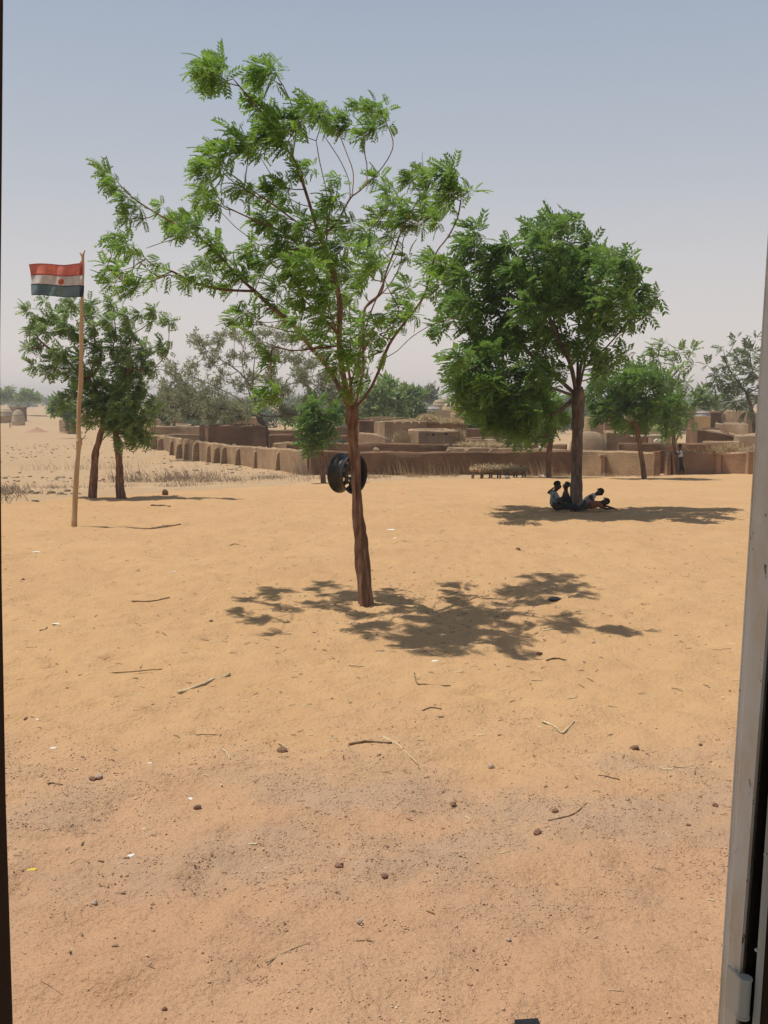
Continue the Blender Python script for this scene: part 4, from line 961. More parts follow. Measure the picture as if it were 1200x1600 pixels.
# --- straw: roof heap, bundle, tufts
def blades(n, cen, spread, length, up=(0, 0, 1), jit=.5, wd=.02, seed=0, base_on_ground=False):
    rs = np.random.default_rng(seed); cen = np.array(cen); b_ = cen + rs.normal(size=(n, 3)) * np.array(spread)
    if base_on_ground: b_[:, 2] = gz(b_[:, 1]) + gdisp(b_[:, 0], b_[:, 1]) - .02
    d = np.array(up) + rs.normal(size=(n, 3)) * jit; d /= np.linalg.norm(d, axis=1, keepdims=True)
    l = length * (.5 + .8 * rs.random((n, 1))); sd = np.cross(d, rs.normal(size=(n, 3))); sd /= np.linalg.norm(sd, axis=1, keepdims=True); sd = sd * wd
    m1 = b_ + d * l * .55; e = b_ + d * l + np.array([-.15, 0, -.05]) * l
    V = np.stack([b_ - sd, b_ + sd, m1 + sd * .8, m1 - sd * .8, e], 1).reshape(-1, 3); o_ = (np.arange(n) * 5)[:, None]
    F = np.concatenate([np.array([[0, 1, 2]]) + o_, np.array([[0, 2, 3]]) + o_, np.array([[3, 2, 4]]) + o_])
    return V, F
def stuffobj(name, V, F, m, label, cat, parent=None):
    o_ = mk(name, V, F, m, parent, False); o_['kind'] = 'stuff'
    if parent is None: tag(o_, label, cat)
    return o_
p = P(692, 657, 67.5); V, F = blades(5200, p, (.90, .55, .05), .24, (0, 0, .02), .45, .013, 1)
stuffobj('straw_heap', V, F, M['straw'], 'heap of straw spread on the flat mud roof', 'straw')
p = P(668, 653, 67); V, F = blades(1800, p, (.24, .3, .07), .24, (0, 0, .2), .5, .013, 2)
stuffobj('straw_heap', V, F, M['straw'], 'small higher tuft of straw at the left end of the mud roof', 'straw')
p = P(630, 692, 59); V, F = blades(420, p, (.26, .12, .08), .62, (0, 0, 1), .22, .02, 3)
stuffobj('straw_bundle', V, F, M['straw'], 'upright bundle of millet stalks leaning by the long flat house', 'straw bundle')
p = P(608, 690, 60); V, F = blades(90, p, (.15, .1, .05), .55, (0, 0, 1), .3, .02, 4)
stuffobj('straw_bundle', V, F, M['weed'], 'thin grey bunch of stalks left of the millet bundle', 'straw bundle')
p = P(719, 686, 60); V, F = blades(220, p, (.12, .1, .05), .6, (0, 0, 1), .3, .02, 5)
stuffobj('straw_bundle', V, F, M['straw'], 'small straw tuft right of the notched mud hut', 'straw bundle')
p = P(1137, 706, 48.1); V, F = blades(420, p, (.55, .1, .06), .45, (-.3, 0, .8), .6, .014, 6)
stuffobj('straw_heap', V, F, M['straw'], 'loose straw piled on top of the right mud wall', 'straw')
p = P(765, 694, 58); V, F = blades(1600, p, (.9, .55, .04), .22, (0, 0, .03), .5, .014, 7)
stuffobj('straw_heap', V, F, M['straw'], 'brown straw and rubble on the dark shed roof', 'straw')
# stick awning behind slim tree
aw = empty('stick_awning', (P(1012, 690, 62).x, 62, G(P(1012, 690, 62).x, 62)), 'flat awning of sticks and mats behind the slim tree', 'awning'); ao = Vector(aw.location)
for px in (994, 1012, 1034):
    q = P(px, 683, 62); mb = MB(); mb.tube([Vector((q.x, q.y, G(q.x, q.y) - .1)), q], [.05, .04], 6); mb.build('post', M['stick'], aw, ao)
for k, py in enumerate((681.5, 682.3, 681, 682)):
    mb = MB(); mb.tube([P(991, py + 1.3, 61.5 + k * .5), P(1012, py, 61.5 + k * .5), P(1036, py - .6, 61.5 + k * .5)], [.05] * 3, 6); mb.build('roof_pole', M['stick'], aw, ao)
q = P(1012, 681, 62.2); mb = MB(); mb.box(q, (.85, 1.0, .03), Matrix.Rotation(-.04, 3, 'Y')); mb.build('mat', M['thatch'], aw, ao)

# --- wall-top rubble stones and scraps
def lump(name, c, r_, m, label, cat, group=None, squash=.7, seed=0, sx=1.0):
    rs = np.random.default_rng(seed + 77); f = np.array([(2 * (rs.random() - .5)) for _ in range(12)])
    # subdivided irregular stone
    V = [tuple(v) for v in IV]; F = [tuple(x) for x in IF]; cache = {}
    def mid(a, b_):
        k_ = (min(a, b_), max(a, b_))
        if k_ not in cache:
            m_ = (np.array(V[a]) + np.array(V[b_])) / 2; V.append(tuple(m_ / np.linalg.norm(m_))); cache[k_] = len(V) - 1
        return cache[k_]
    NF = []
    for a, b_, c2 in F:
        x_, y_, z_ = mid(a, b_), mid(b_, c2), mid(c2, a); NF += [(a, x_, z_), (b_, y_, x_), (c2, z_, y_), (x_, y_, z_)]
    W = []
    for v in V:
        q = np.array(v); k_ = 1 + .38 * (float(vnoise(q[0] * 1.7 + seed * 5.1, q[1] * 1.7 + q[2] * 1.3)) - .5) * 2.2
        W.append(q * k_ * r_ * np.array([sx, 1, squash]))
    o_ = mk(name, W, NF, m, None, False); o_.location = Vector(c) + Vector((0, 0, r_ * squash * .45)); o_.rotation_euler = (0, 0, rs.random() * 6)
    return tag(o_, label, cat, group)
lump('loose_brick', P(540, 697, 50).xyz, .2, M['mud'], 'lump of mud brick sitting on the front wall left of the main trunk', 'brick', seed=1) if False else None
for k, (px, py, rp, lb) in enumerate([(588, 701, 4.5, 'clay lump on the front wall top below the jagged pale wall'), (700, 703, 3.5, 'clay lump on the front wall where the pale wall top begins'),
        (729, 703, 3.5, 'clay lump on the front wall before the dark shed'), (767, 703, 3, 'clay lump on the front wall left of the small tree trunk'), (366, 695, 3.5, 'clay lump on the bend of the left brick wall')]):
    D = 50 if px > 400 else 61.2
    lump('clay_lump', P(px, py + rp * .8, D), rp * S(D), M['mud_pale'], lb, 'clay lump', squash=.9, seed=k)
lump('white_bag', P(846, 701, 50.9), 4.2 * S(51), M['white'], 'white plastic bag caught on top of the front wall', 'bag', squash=.8, seed=12, sx=1.2)
lump('white_bag', P(1027, 690, 60), 4 * S(60), M['white'], 'white sack under the stick awning', 'bag', squash=.8, seed=13, sx=1.3)
lump('cloth_rag', pg(846, 742), 5 * S(47), M['white'], 'pale rag lying at the foot of the front wall behind the small tree', 'rag', squash=.35, seed=14, sx=1.7)
lump('dark_cloth', P(528, 692, 60), 9 * S(60), M['black'], 'black cloth heap behind the low inner wall left of the main trunk', 'cloth', squash=.4, seed=15, sx=1.2)

# ================================================================== DRY GRASS AND WEEDS
def grassline(pts, n, hgt, mat, label, seed, spread=.5, jit=.28, wd=.007, name='dry_grass'):
    rs = np.random.default_rng(seed); q = []
    for _ in range(n):
        f = rs.random() * (len(pts) - 1); i_ = int(f); f -= i_
        a = pts[i_]; b_ = pts[min(i_ + 1, len(pts) - 1)]; c = np.array(a) * (1 - f) + np.array(b_) * f
        q.append((c[0] + rs.normal() * spread, c[1] + rs.normal() * spread))
    q = np.array(q); k = fbm(q[:, 0] / .8, q[:, 1] / .8, 2, seed) > .43; q = q[k]; n = len(q)
    b_ = np.column_stack([q, gz(q[:, 1]) + gdisp(q[:, 0], q[:, 1]) - .02])
    d = np.array([-.12, 0, 1]) + rs.normal(size=(n, 3)) * jit; l = hgt * (.4 + .9 * rs.random((n, 1)) ** 1.5)
    d /= np.linalg.norm(d, axis=1, keepdims=True); sd = np.cross(d, rs.normal(size=(n, 3))); sd = sd / np.linalg.norm(sd, axis=1, keepdims=True) * wd
    m1 = b_ + d * l * .5; e = b_ + d * l + np.array([-.12, 0, -.05]) * l
    V = np.stack([b_ - sd, b_ + sd, m1 + sd * .8, m1 - sd * .8, e], 1).reshape(-1, 3); o_ = (np.arange(n) * 5)[:, None]
    F = np.concatenate([np.array([[0, 1, 2]]) + o_, np.array([[0, 2, 3]]) + o_, np.array([[3, 2, 4]]) + o_])
    stuffobj(name, V, F, M[mat], label, 'grass')
def gp(px, py): q = pg(px, py); return (q.x, q.y)
grassline([gp(490, 752), gp(600, 748), gp(700, 745)], 1700, .26, 'dry', 'dry yellow grass along the foot of the front wall', 1, .7)
grassline([gp(600, 745), gp(660, 743), gp(720, 743)], 150, .9, 'dry', 'tall dry stalks standing before the front wall right of the rim', 2, .3, .12, .009)
grassline([gp(460, 745), gp(500, 745)], 160, .9, 'weed', 'dry brown stalks at the brick corner', 3, .25, .15, .009)
grassline([gp(200, 752), gp(260, 750), gp(300, 748)], 1500, .62, 'weed', 'grey dead weeds in front of the left brick wall', 4, .8, .45, .010)
grassline([gp(300, 755), gp(380, 750), gp(450, 748)], 1100, .28, 'weed', 'sparse dry grass between the path and the brick corner', 5, .8, .35, .008)
grassline([gp(0, 765), gp(80, 764), gp(200, 762), gp(300, 758)], 800, .22, 'weed', 'short dry stubble along the path edge at the left', 6, .7, .5, .008)
grassline([gp(815, 745), gp(900, 745), gp(1000, 746)], 1600, .28, 'dry', 'low dry grass behind the big trunk', 7, .5, .5, .009)
grassline([gp(820, 742), gp(880, 742)], 120, .9, 'dry', 'tall dry stalks before the wall behind the small tree', 8, .2, .12, .009)
grassline([gp(-6, 785), gp(12, 768), gp(5, 776)], 500, .35, 'weed', 'dry brush clump at the left edge of the yard', 9, .35, .5, .01)
grassline([gp(780, 806), gp(818, 807)], 320, .07, 'leaf', 'flat green weed patch left of the seated children', 10, .12, 1.2, .012, 'green_weed')
grassline([gp(672, 828), gp(692, 828)], 140, .05, 'leaf', 'tiny green weed patch behind the main tree shadow', 11, .08, 1.2, .010, 'green_weed')
grassline([gp(862, 1012), gp(890, 1014)], 60, .16, 'leaf_pale', 'cut green grass blades beside the tree shadow', 12, .07, 2.0, .003, 'green_weed')
grassline([gp(100, 735), gp(180, 730)], 260, .8, 'weed', 'thin dead stalks on the open ground behind the pair of trees', 13, 2.0, .3, .008)

# ================================================================== STICK PLATFORM
D = 43.5; a, c = P(739, 752, D), P(821, 750, D); g_ = G(a.x, D); ht = 16 * S(D)
pf = empty('stick_platform', (a.x, D, g_), 'long low platform of sticks and straw in front of the mud wall', 'platform'); po = Vector(pf.location)
Lp = c.x - a.x
for k in range(7):
    for yy in (0, .75):
        x_ = Lp * (k + .1 * math.sin(k * 7 + yy)) / 6; 
        mb = MB(); mb.tube([Vector((x_, yy, -.1)), Vector((x_ + .02, yy, ht * .45)), Vector((x_ - .03, yy, ht * .9))], [.045, .04, .045], 7, .1); mb.build('leg', M['stick'], pf)
for yy in (-.03, .38, .78):
    mb = MB(); mb.tube([Vector((-.1, yy, ht * .86)), Vector((Lp * .5, yy, ht * .83)), Vector((Lp + .1, yy, ht * .86))], [.045] * 3, 7, .1); mb.build('rail', M['wood_pole'], pf)
for k in range(34):
    x_ = Lp * k / 33 + random.uniform(-.02, .02); mb = MB()
    mb.tube([Vector((x_, -.2 + random.uniform(-.08, .05), ht * .94)), Vector((x_ + random.uniform(-.05, .05), .95, ht * .94))], [.03, .025], 6); mb.build('slat', M['stick'] if k % 2 else M['wood_pole'], pf)
V, F = blades(1500, (Lp / 2, .35, ht * 1.0), (Lp * .28, .25, .02), .26, (0, 0, .0), .35, .012, 21)
V[:, 0] = np.clip(V[:, 0], -.1, Lp + .1); V[:, 2] = np.maximum(V[:, 2], ht * .6)
stuffobj('straw_cover', V, F, M['reed'], None, None, pf)
lump('clay_lump', pg(792, 752), 4.5 * S(43), M['thatch_grey'], 'grey bundle lying under the stick platform', 'bundle', squash=.9, seed=31)

# ================================================================== FLAGPOLE AND FLAG
DF = 18.9
pb_ = pg(116, 820); DF = pb_.y
poly = [(116, 822, 8.4), (118, 770, 8), (120, 735, 7.6), (123, 700, 7.4), (124, 690, 9.5), (123.5, 680, 7.0), (123, 640, 6.5), (126, 600, 6.8), (127, 560, 6.2), (127, 520, 6), (128, 470, 5), (129, 430, 5), (129, 410, 5), (130, 396, 3.6)]
fp = empty('flagpole', (P(116, 820, DF).x, DF, pb_.z), 'crooked peeled tree-branch flagpole standing in the sand at the left', 'flagpole'); fo = Vector(fp.location)
sp_ = smooth_path([(*P(a, b_, DF), w_ * S(DF) / 2) for a, b_, w_ in poly], 4)
V, F = tube([Vector(q[:3]) - fo for q in sp_], list(sp_[:, 3]), 14, .15, True, 3); mk('pole', V, F, M['wood_pole'], fp)
for a in ([(130, 398), (133, 391)], [(129, 402), (125, 395)], [(123, 692), (131, 684), (134, 680)], [(121, 737), (117, 733)]):
    mb = MB(); pts = [P(x_, y_, DF) for x_, y_ in a]; mb.tube(pts, [.017, .010, .006][:len(pts)], 6); mb.build('stub', M['wood_pole'], fp, fo)
fl = empty('flag', tuple(P(127, 464, DF)), 'faded red, white and dark green striped flag with a red disc flying to the left', 'flag'); flo = Vector(fl.location)
rows = 22; cols = 34
def flagpt(u, v, off=0):
    """u 0 at pole..1 fly, v 0 top..1 bottom"""
    px = 127 + (45 - 127) * u + 5.5 * u * v + (1.2 * math.sin(v * 5) * u); py = 411 + 53 * v + u * (3.5 - 5.5 * v) + 2.2 * math.sin(u * 5.2 + .4) * (1 - v * .4) * min(1, u * 3)
    dd = .055 * math.sin(u * 9 + v * 2.2) * min(1, u * 2.5) + .03 * math.sin(u * 17 - v * 5) * min(1, u * 2) + .12 * u * (1 - v)
    return P(px, py, DF - .02 + dd - off)
def flagpart(name, v0, v1, m, u0=0, u1=1, parent=fl, off=0):
    n = 8; V = []; F = []
    for i in range(n + 1):
        for j in range(cols + 1): V.append(tuple(flagpt(u0 + (u1 - u0) * j / cols, v0 + (v1 - v0) * i / n, off) - flo))
    F = [(i * (cols + 1) + j, i * (cols + 1) + j + 1, (i + 1) * (cols + 1) + j + 1, (i + 1) * (cols + 1) + j) for i in range(n) for j in range(cols)]
    o_ = mk(name, V, F, m, parent); md = o_.modifiers.new('cloth', 'SOLIDIFY'); md.thickness = .003; return o_
def flagcloth(name, c):
    m, t, b = newmat(name); c0 = N(t, 'ShaderNodeTexCoord'); no = N(t, 'ShaderNodeTexNoise', Scale=9, Detail=6); t.links.new(c0.outputs['Object'], no.inputs['Vector'])
    r = N(t, 'ShaderNodeValToRGB'); r.color_ramp.elements[0].position = .3; r.color_ramp.elements[1].position = .7
    r.color_ramp.elements[0].color = (*[x * .72 for x in c], 1); r.color_ramp.elements[1].color = (*c, 1); t.links.new(no.outputs['Fac'], r.inputs[0]); t.links.new(r.outputs[0], b.inputs['Base Color'])
    b.inputs['Roughness'].default_value = .85; tr = N(t, 'ShaderNodeBsdfTranslucent'); t.links.new(r.outputs[0], tr.inputs[0]); ms = N(t, 'ShaderNodeMixShader'); ms.inputs[0].default_value = .35
    t.links.new(b.outputs[0], ms.inputs[1]); t.links.new(tr.outputs[0], ms.inputs[2]); t.links.new(ms.outputs[0], t.nodes['Material Output'].inputs[0]); return m
MR = flagcloth('flag_red', (.82, .27, .18)); MW = flagcloth('flag_white', (.76, .71, .63)); MG = flagcloth('flag_green', (.20, .285, .285)); MD = flagcloth('flag_disc', (.68, .15, .07))
MRs = flagcloth('sleeve_red', (.50, .07, .05)); MGs = flagcloth('sleeve_green', (.03, .045, .075))
flagpart('stripe', 0, .345, MR)['label'] = 'red stripe'; flagpart('stripe', .347, .655, MW)['label'] = 'white stripe'; flagpart('stripe', .657, 1, MG)['label'] = 'dark green stripe'
for v_ in (.005, .346, .656, .995):
    V = [tuple(flagpt(u, v_, .004) - flo) for u in np.linspace(0, 1, cols + 1)]; mb = MB(); mb.tube([Vector(q) for q in V], [.0045] * len(V), 5); mb.build('seam', MGs if v_ > .5 else MRs, fl, smooth=True)
V = [tuple(flagpt(.405, .52, .006) - flo)]
for r_ in (.5, 1.0):
    for k in range(24): th = 2 * math.pi * k / 24; V.append(tuple(flagpt(.405 + .058 * r_ * math.cos(th), .52 + .098 * r_ * math.sin(th), .006) - flo))
F = [(0, 1 + k, 1 + (k + 1) % 24) for k in range(24)] + [(1 + k, 25 + k, 25 + (k + 1) % 24, 1 + (k + 1) % 24) for k in range(24)]
o_ = mk('disc', V, F, MD, fl); o_.modifiers.new('cloth', 'SOLIDIFY').thickness = .012
for py0, py1, m_ in ((409, 430, MRs), (430.5, 446, MW), (446.5, 464, MGs)):
    mb = MB(); mb.tube([P(128.3, py0, DF - .0), P(127.8, (py0 + py1) / 2, DF), P(127.4, py1, DF)], [.037, .040, .037], 12, .08); mb.build('sleeve', m_, fl, flo, smooth=True)

# ================================================================== WHEEL RIM
DR = 11.4 + .33
c_ = P(543, 740, DR)
rim = empty('wheel_rim', c_, 'black steel wheel rim hung behind the trunk of the main tree', 'wheel rim')
axis_ = Vector((math.cos(R_(37)), -math.sin(R_(37)), -.02)).normalized()      # visible open face looks right and towards us
rot = axis_.to_track_quat('X', 'Z'); rim.rotation_mode = 'QUATERNION'; rim.rotation_quaternion = rot
RR = 31.5 * S(DR); Wd = .105
prof = [(-Wd, RR * .985), (-Wd - .006, RR), (-Wd + .004, RR * 1.0), (-Wd + .012, RR * .93), (-Wd + .030, RR * .905), (-Wd + .038, RR * .875), (-Wd + .055, RR * .86), (-.03, RR * .775), (.015, RR * .765), (.03, RR * .86), (Wd - .035, RR * .885), (Wd - .015, RR * .905), (Wd - .006, RR * .93), (Wd, RR), (Wd + .006, RR), (Wd + .004, RR * .975)]
inner = [(x_, r_ - .008) for x_, r_ in prof[::-1]]
def lathe(prof, n=56, close=True):
    V = []; F = []; m_ = len(prof)
    for k in range(n):
        th = 2 * math.pi * k / n
        for x_, r_ in prof: V.append((x_, r_ * math.cos(th), r_ * math.sin(th)))
    for k in range(n):
        k2 = (k + 1) % n
        for j in range(m_ if close else m_ - 1): F.append((k * m_ + j, k2 * m_ + j, k2 * m_ + (j + 1) % m_, k * m_ + (j + 1) % m_))
    return V, F
V, F = lathe(prof + inner); mk('barrel', V, F, M['rim'], rim, True)
# disc with real holes: polar grid, skipping cells, thickness from solidify
nth, nr = 120, 26; r0_, r1_ = RR * .17, RR * .775
holes = [(RR * .62, 2 * math.pi * (k + .5) / 8, .024) for k in range(8)] + [(RR * .36, 2 * math.pi * k / 6, .011) for k in range(6)]
def dx(r_): f = (r_ - r0_) / (r1_ - r0_); return .030 + .030 * math.sin(math.pi * min(1, f * 1.15)) - .01 * f
V = []; F = []
for i in range(nr + 1):
    r_ = r0_ + (r1_ - r0_) * i / nr
    for k in range(nth): th = 2 * math.pi * k / nth; V.append((dx(r_), r_ * math.cos(th), r_ * math.sin(th)))
for i in range(nr):
    r_ = r0_ + (r1_ - r0_) * (i + .5) / nr
    for k in range(nth):
        th = 2 * math.pi * (k + .5) / nth; y_, z_ = r_ * math.cos(th), r_ * math.sin(th)
        if any((y_ - a * math.cos(t_)) ** 2 + (z_ - a * math.sin(t_)) ** 2 < q * q for a, t_, q in holes): continue
        F.append((i * nth + k, i * nth + (k + 1) % nth, (i + 1) * nth + (k + 1) % nth, (i + 1) * nth + k))
o_ = mk('wheel_disc', V, F, M['rim'], rim, True); o_.modifiers.new('steel', 'SOLIDIFY').thickness = .005
# wire it hangs from
top_ = c_ + Vector((0, 0, RR * .76)); fk = P(549, 652, 11.4 + .08)
mb = MB(); mb.tube([top_, Vector((top_.x + .02, top_.y - .06, top_.z + .12)), fk], [.004] * 3, 6); wr = mb.build('wire', M['stick'], None, c_); wr.location = c_
tag(wr, 'thin wire from the tree fork holding the wheel rim', 'wire')

# ================================================================== PEOPLE
def skinmesh(name, joints, edges, m, parent, sub=2, root_='pelvis', smooth=True):
    names = list(joints); me = bpy.data.meshes.new(name)
    me.from_pydata([joints[k][0] for k in names], [(names.index(a), names.index(b_)) for a, b_ in edges], [])
    me.materials.append(m)
    o_ = bpy.data.objects.new(name, me); COL.objects.link(o_); o_.parent = parent
    md = o_.modifiers.new('skin', 'SKIN'); md.use_smooth_shade = True; md.branch_smoothing = .3
    for i_, k in enumerate(names):
        r_ = joints[k][1]; sv = me.skin_vertices[0].data[i_]; sv.radius = (r_, r_) if not isinstance(r_, tuple) else r_; sv.use_root = (k == root_)
    sb_ = o_.modifiers.new('sub', 'SUBSURF'); sb_.levels = sub; sb_.render_levels = sub
    return o_
def person(loc, label, J, shirt, trousers, scale=1.0, rz=0, group=None, hand_dirs=None, short=False, face=(0, -1, 0)):
    """J: joint positions in metres relative to loc"""
    root = empty('person', loc, label, 'person', group, rz=rz)
    s = scale; j = {k: Vector(v) for k, v in J.items()}
    R = {'pelvis': .085, 'belly': .080, 'chest': .088, 'neckb': .045, 'neck': .046, 'chin': .074, 'head': .108, 'crown': .084}
    for sd in 'lr': R.update({'sh' + sd: .043, 'el' + sd: .029, 'wr' + sd: .019, 'hip' + sd: .066, 'kn' + sd: .044, 'an' + sd: .026, 'toe' + sd: .020})
    f = Vector(face).normalized(); j['head'] = j['neck'] + (j['head'] - j['neck']) * .86
    j['chin'] = j['neck'] + (j['head'] - j['neck']) * .45 + f * .02 * s
    j['crown'] = j['head'] + (j['head'] - j['neck']).normalized() * .055 * s - f * .012 * s
    joints = {k: (tuple(j[k]), R[k] * s) for k in ('pelvis', 'belly', 'chest', 'neckb', 'neck', 'chin', 'head', 'crown', 'shl', 'shr', 'ell', 'elr', 'wrl', 'wrr', 'hipl', 'hipr', 'knl', 'knr', 'anl', 'anr', 'toel', 'toer')}
    E = [('pelvis', 'belly'), ('belly', 'chest'), ('chest', 'neckb'), ('neckb', 'neck'), ('neck', 'chin'), ('chin', 'head'), ('head', 'crown')]
    for sd in 'lr': E += [('chest', 'sh' + sd), ('sh' + sd, 'el' + sd), ('el' + sd, 'wr' + sd), ('pelvis', 'hip' + sd), ('hip' + sd, 'kn' + sd), ('kn' + sd, 'an' + sd), ('an' + sd, 'toe' + sd)]
    joints['nose'] = (tuple(j['head'] * .72 + j['chin'] * .28 + f * .088 * s), .011 * s); E.append(('head', 'nose'))
    for sd in 'lr':     # palm, four unequal fingers and a thumb from its side
        d = (j['wr' + sd] - j['el' + sd]).normalized(); up = Vector((0, 0, 1)); w_ = d.cross(up)
        w_ = w_.normalized() if w_.length > .2 else Vector((0, 1, 0)); dn = d.cross(w_).normalized()
        dn = dn if dn.z < 0 else -dn
        pm = j['wr' + sd] + d * .045 * s; joints['palm' + sd] = (tuple(pm), .020 * s); E.append(('wr' + sd, 'palm' + sd))
        for q, (o_, ln) in enumerate(((-.021, .050), (-.007, .060), (.007, .056), (.021, .044))):
            a_ = pm + d * .030 * s + w_ * o_ * s; b_ = a_ + d * ln * .55 * s + dn * .006 * s; c2 = b_ + (d * .6 + dn * .8) * ln * .45 * s
            joints[f'fa{q}{sd}'] = (tuple(a_), .0075 * s); joints[f'fb{q}{sd}'] = (tuple(b_), .0068 * s); joints[f'fc{q}{sd}'] = (tuple(c2), .0055 * s)
            E += [('palm' + sd, f'fa{q}{sd}'), (f'fa{q}{sd}', f'fb{q}{sd}'), (f'fb{q}{sd}', f'fc{q}{sd}')]
        a_ = pm - w_ * .030 * s - d * .012 * s; b_ = a_ - w_ * .016 * s + d * .026 * s
        joints['ta' + sd] = (tuple(a_), .0085 * s); joints['tb' + sd] = (tuple(b_), .0070 * s); E += [('palm' + sd, 'ta' + sd), ('ta' + sd, 'tb' + sd)]
    skinmesh('body', joints, E, M['skin'], root)
    # shirt
    h = lambda a, b_, t_: tuple(j[a] * (1 - t_) + j[b_] * t_)
    sj = {'pelvis': (tuple(j['pelvis'] * .75 + j['belly'] * .25), .098 * s), 'belly': (tuple(j['belly']), .098 * s), 'chest': (tuple(j['chest']), .104 * s), 'neckb': (tuple(j['neckb']), .050 * s)}
    se = [('pelvis', 'belly'), ('belly', 'chest'), ('chest', 'neckb')]
    for sd in 'lr':
        sj['sh' + sd] = (tuple(j['sh' + sd]), .055 * s); sj['el' + sd] = (h('sh' + sd, 'el' + sd, .62), .049 * s); se += [('chest', 'sh' + sd), ('sh' + sd, 'el' + sd)]
    skinmesh('shirt', sj, se, shirt, root)
    tj = {'pelvis': (tuple(j['pelvis']), .098 * s), 'waist': (h('pelvis', 'belly', .6), .094 * s)}; te = [('waist', 'pelvis')]
    for sd in 'lr':
        tj['hip' + sd] = (tuple(j['hip' + sd]), .083 * s); tj['kn' + sd] = (tuple(j['kn' + sd]), .060 * s); te += [('pelvis', 'hip' + sd), ('hip' + sd, 'kn' + sd)]
        if not short: tj['an' + sd] = (h('kn' + sd, 'an' + sd, .88), .048 * s); te.append(('kn' + sd, 'an' + sd))
    skinmesh('trousers', tj, te, trousers, root, root_='waist')
    # hair cap
    hd = j['head']; up = (j['head'] - j['neck']).normalized(); V = []; F = []; n = 18; rg = 8; sidev = up.cross(f).normalized(); f2 = sidev.cross(up).normalized()
    for i_ in range(rg + 1):
        ph = i_ / rg * math.pi * .52
        for k in range(n):
            th = 2 * math.pi * k / n; back = -math.cos(th); ph2 = ph * (1 + .28 * back)
            q = hd + up * (.026 + .080 * math.cos(ph2)) * s + (f2 * (math.cos(th) * .080 - .010) + sidev * math.sin(th) * .076) * math.sin(ph2) * s
            V.append(tuple(q))
    F = [(i_ * n + k, (i_ + 1) * n + k, (i_ + 1) * n + (k + 1) % n, i_ * n + (k + 1) % n) for i_ in range(rg) for k in range(n)]
    mk('hair', V, F, M['hair'], root).modifiers.new('thick', 'SOLIDIFY').thickness = .01
    for q in (-1, 1):
        ey = MB(); ey.box(hd + f2 * .083 * s + sidev * q * .030 * s + up * .0 * s, (.009 * s, .006 * s, .006 * s)); ey.build('eye', M['black'], root)
        er = MB(); er.tube([hd + sidev * q * .078 * s - up * .02 * s, hd + sidev * q * .092 * s + up * .002 * s, hd + sidev * q * .085 * s + up * .02 * s], [.008 * s, .012 * s, .009 * s], 7)
        er.build('ear', M['skin'], root, smooth=True)
    return root
c1 = cloth('grey_shirt', (.20, .25, .27)); c2 = cloth('dark_trousers', (.022, .024, .032)); c3 = cloth('brown_shirt', (.10, .06, .045)); c4 = cloth('pale_shirt', (.42, .40, .37)); c5 = cloth('orange_shirt', (.26, .09, .045))
c6 = cloth('white_shirt', (.52, .56, .60)); c7 = cloth('green_cloth', (.05, .07, .04)); c8 = cloth('tan_cloth', (.35, .24, .16))
# boy 1: seated with legs stretched to the right
g1 = pg(865, 799); 
J1 = dict(pelvis=(0, 0, .10), belly=(-.015, 0, .21), chest=(-.01, 0, .34), neckb=(.02, 0, .435), neck=(.045, 0, .475), head=(.07, -.01, .575), shl=(.015, -.11, .395), shr=(.005, .11, .40), ell=(.10, -.17, .22), elr=(-.115, .16, .385),
          wrl=(.24, -.10, .17), wrr=(-.03, .10, .47), hipl=(.04, -.07, .10), hipr=(.04, .07, .10), knl=(.33, -.10, .135), knr=(.30, .10, .30), anl=(.62, -.06, .055), anr=(.50, .10, .06), toel=(.67, -.05, .12), toer=(.60, .09, .05))
person(g1, 'boy in a grey-blue shirt sitting with legs stretched out left of the big trunk', J1, c1, c2, 1.0, face=(1, -.25, -.25))
g2 = Vector(pg(888, 797)) + Vector((.0, .55, 0)); g2.z = G(g2.x, g2.y)
J2 = dict(pelvis=(.10, 0, .10), belly=(.08, 0, .20), chest=(.04, 0, .31), neckb=(.03, 0, .40), neck=(.035, 0, .43), head=(.055, 0, .52), shl=(.02, -.11, .37), shr=(.05, .11, .37), ell=(-.08, -.15, .24), elr=(.0, .16, .22),
          wrl=(-.18, -.10, .21), wrr=(-.12, .10, .17), hipl=(.04, -.07, .09), hipr=(.04, .07, .09), knl=(-.14, -.09, .20), knr=(-.13, .09, .24), anl=(-.02, -.12, .05), anr=(-.13, .08, .05), toel=(-.12, -.15, .03), toer=(-.20, .08, .03))
person(g2, 'child half hidden behind the big trunk facing the boy on the left', J2, c3, c8, .95, face=(-1, -.2, 0), short=True)
g3 = Vector(pg(918, 795)) + Vector((0, .15, 0)); g3.z = G(g3.x, g3.y)
J3 = dict(pelvis=(-.10, 0, .11), belly=(0, 0, .17), chest=(.12, 0, .26), neckb=(.20, 0, .31), neck=(.225, 0, .325), head=(.30, -.02, .375), shl=(.14, -.11, .27), shr=(.15, .11, .29), ell=(.03, -.20, .30), elr=(.20, .18, .06),
          wrl=(.14, -.24, .15), wrr=(.36, .14, .05), hipl=(-.14, -.07, .10), hipr=(-.14, .07, .10), knl=(-.38, -.06, .20), knr=(-.42, .08, .08), anl=(-.55, -.02, .06), anr=(-.72, .06, .05), toel=(-.62, -.04, .04), toer=(-.79, .05, .06))
person(g3, 'child in a pale shirt propped up on an elbow right of the big trunk', J3, c4, c7, 1.0, face=(.3, -1, -.15))
g4 = Vector(pg(925, 797)) + Vector((0, -.10, 0)); g4.z = G(g4.x, g4.y)
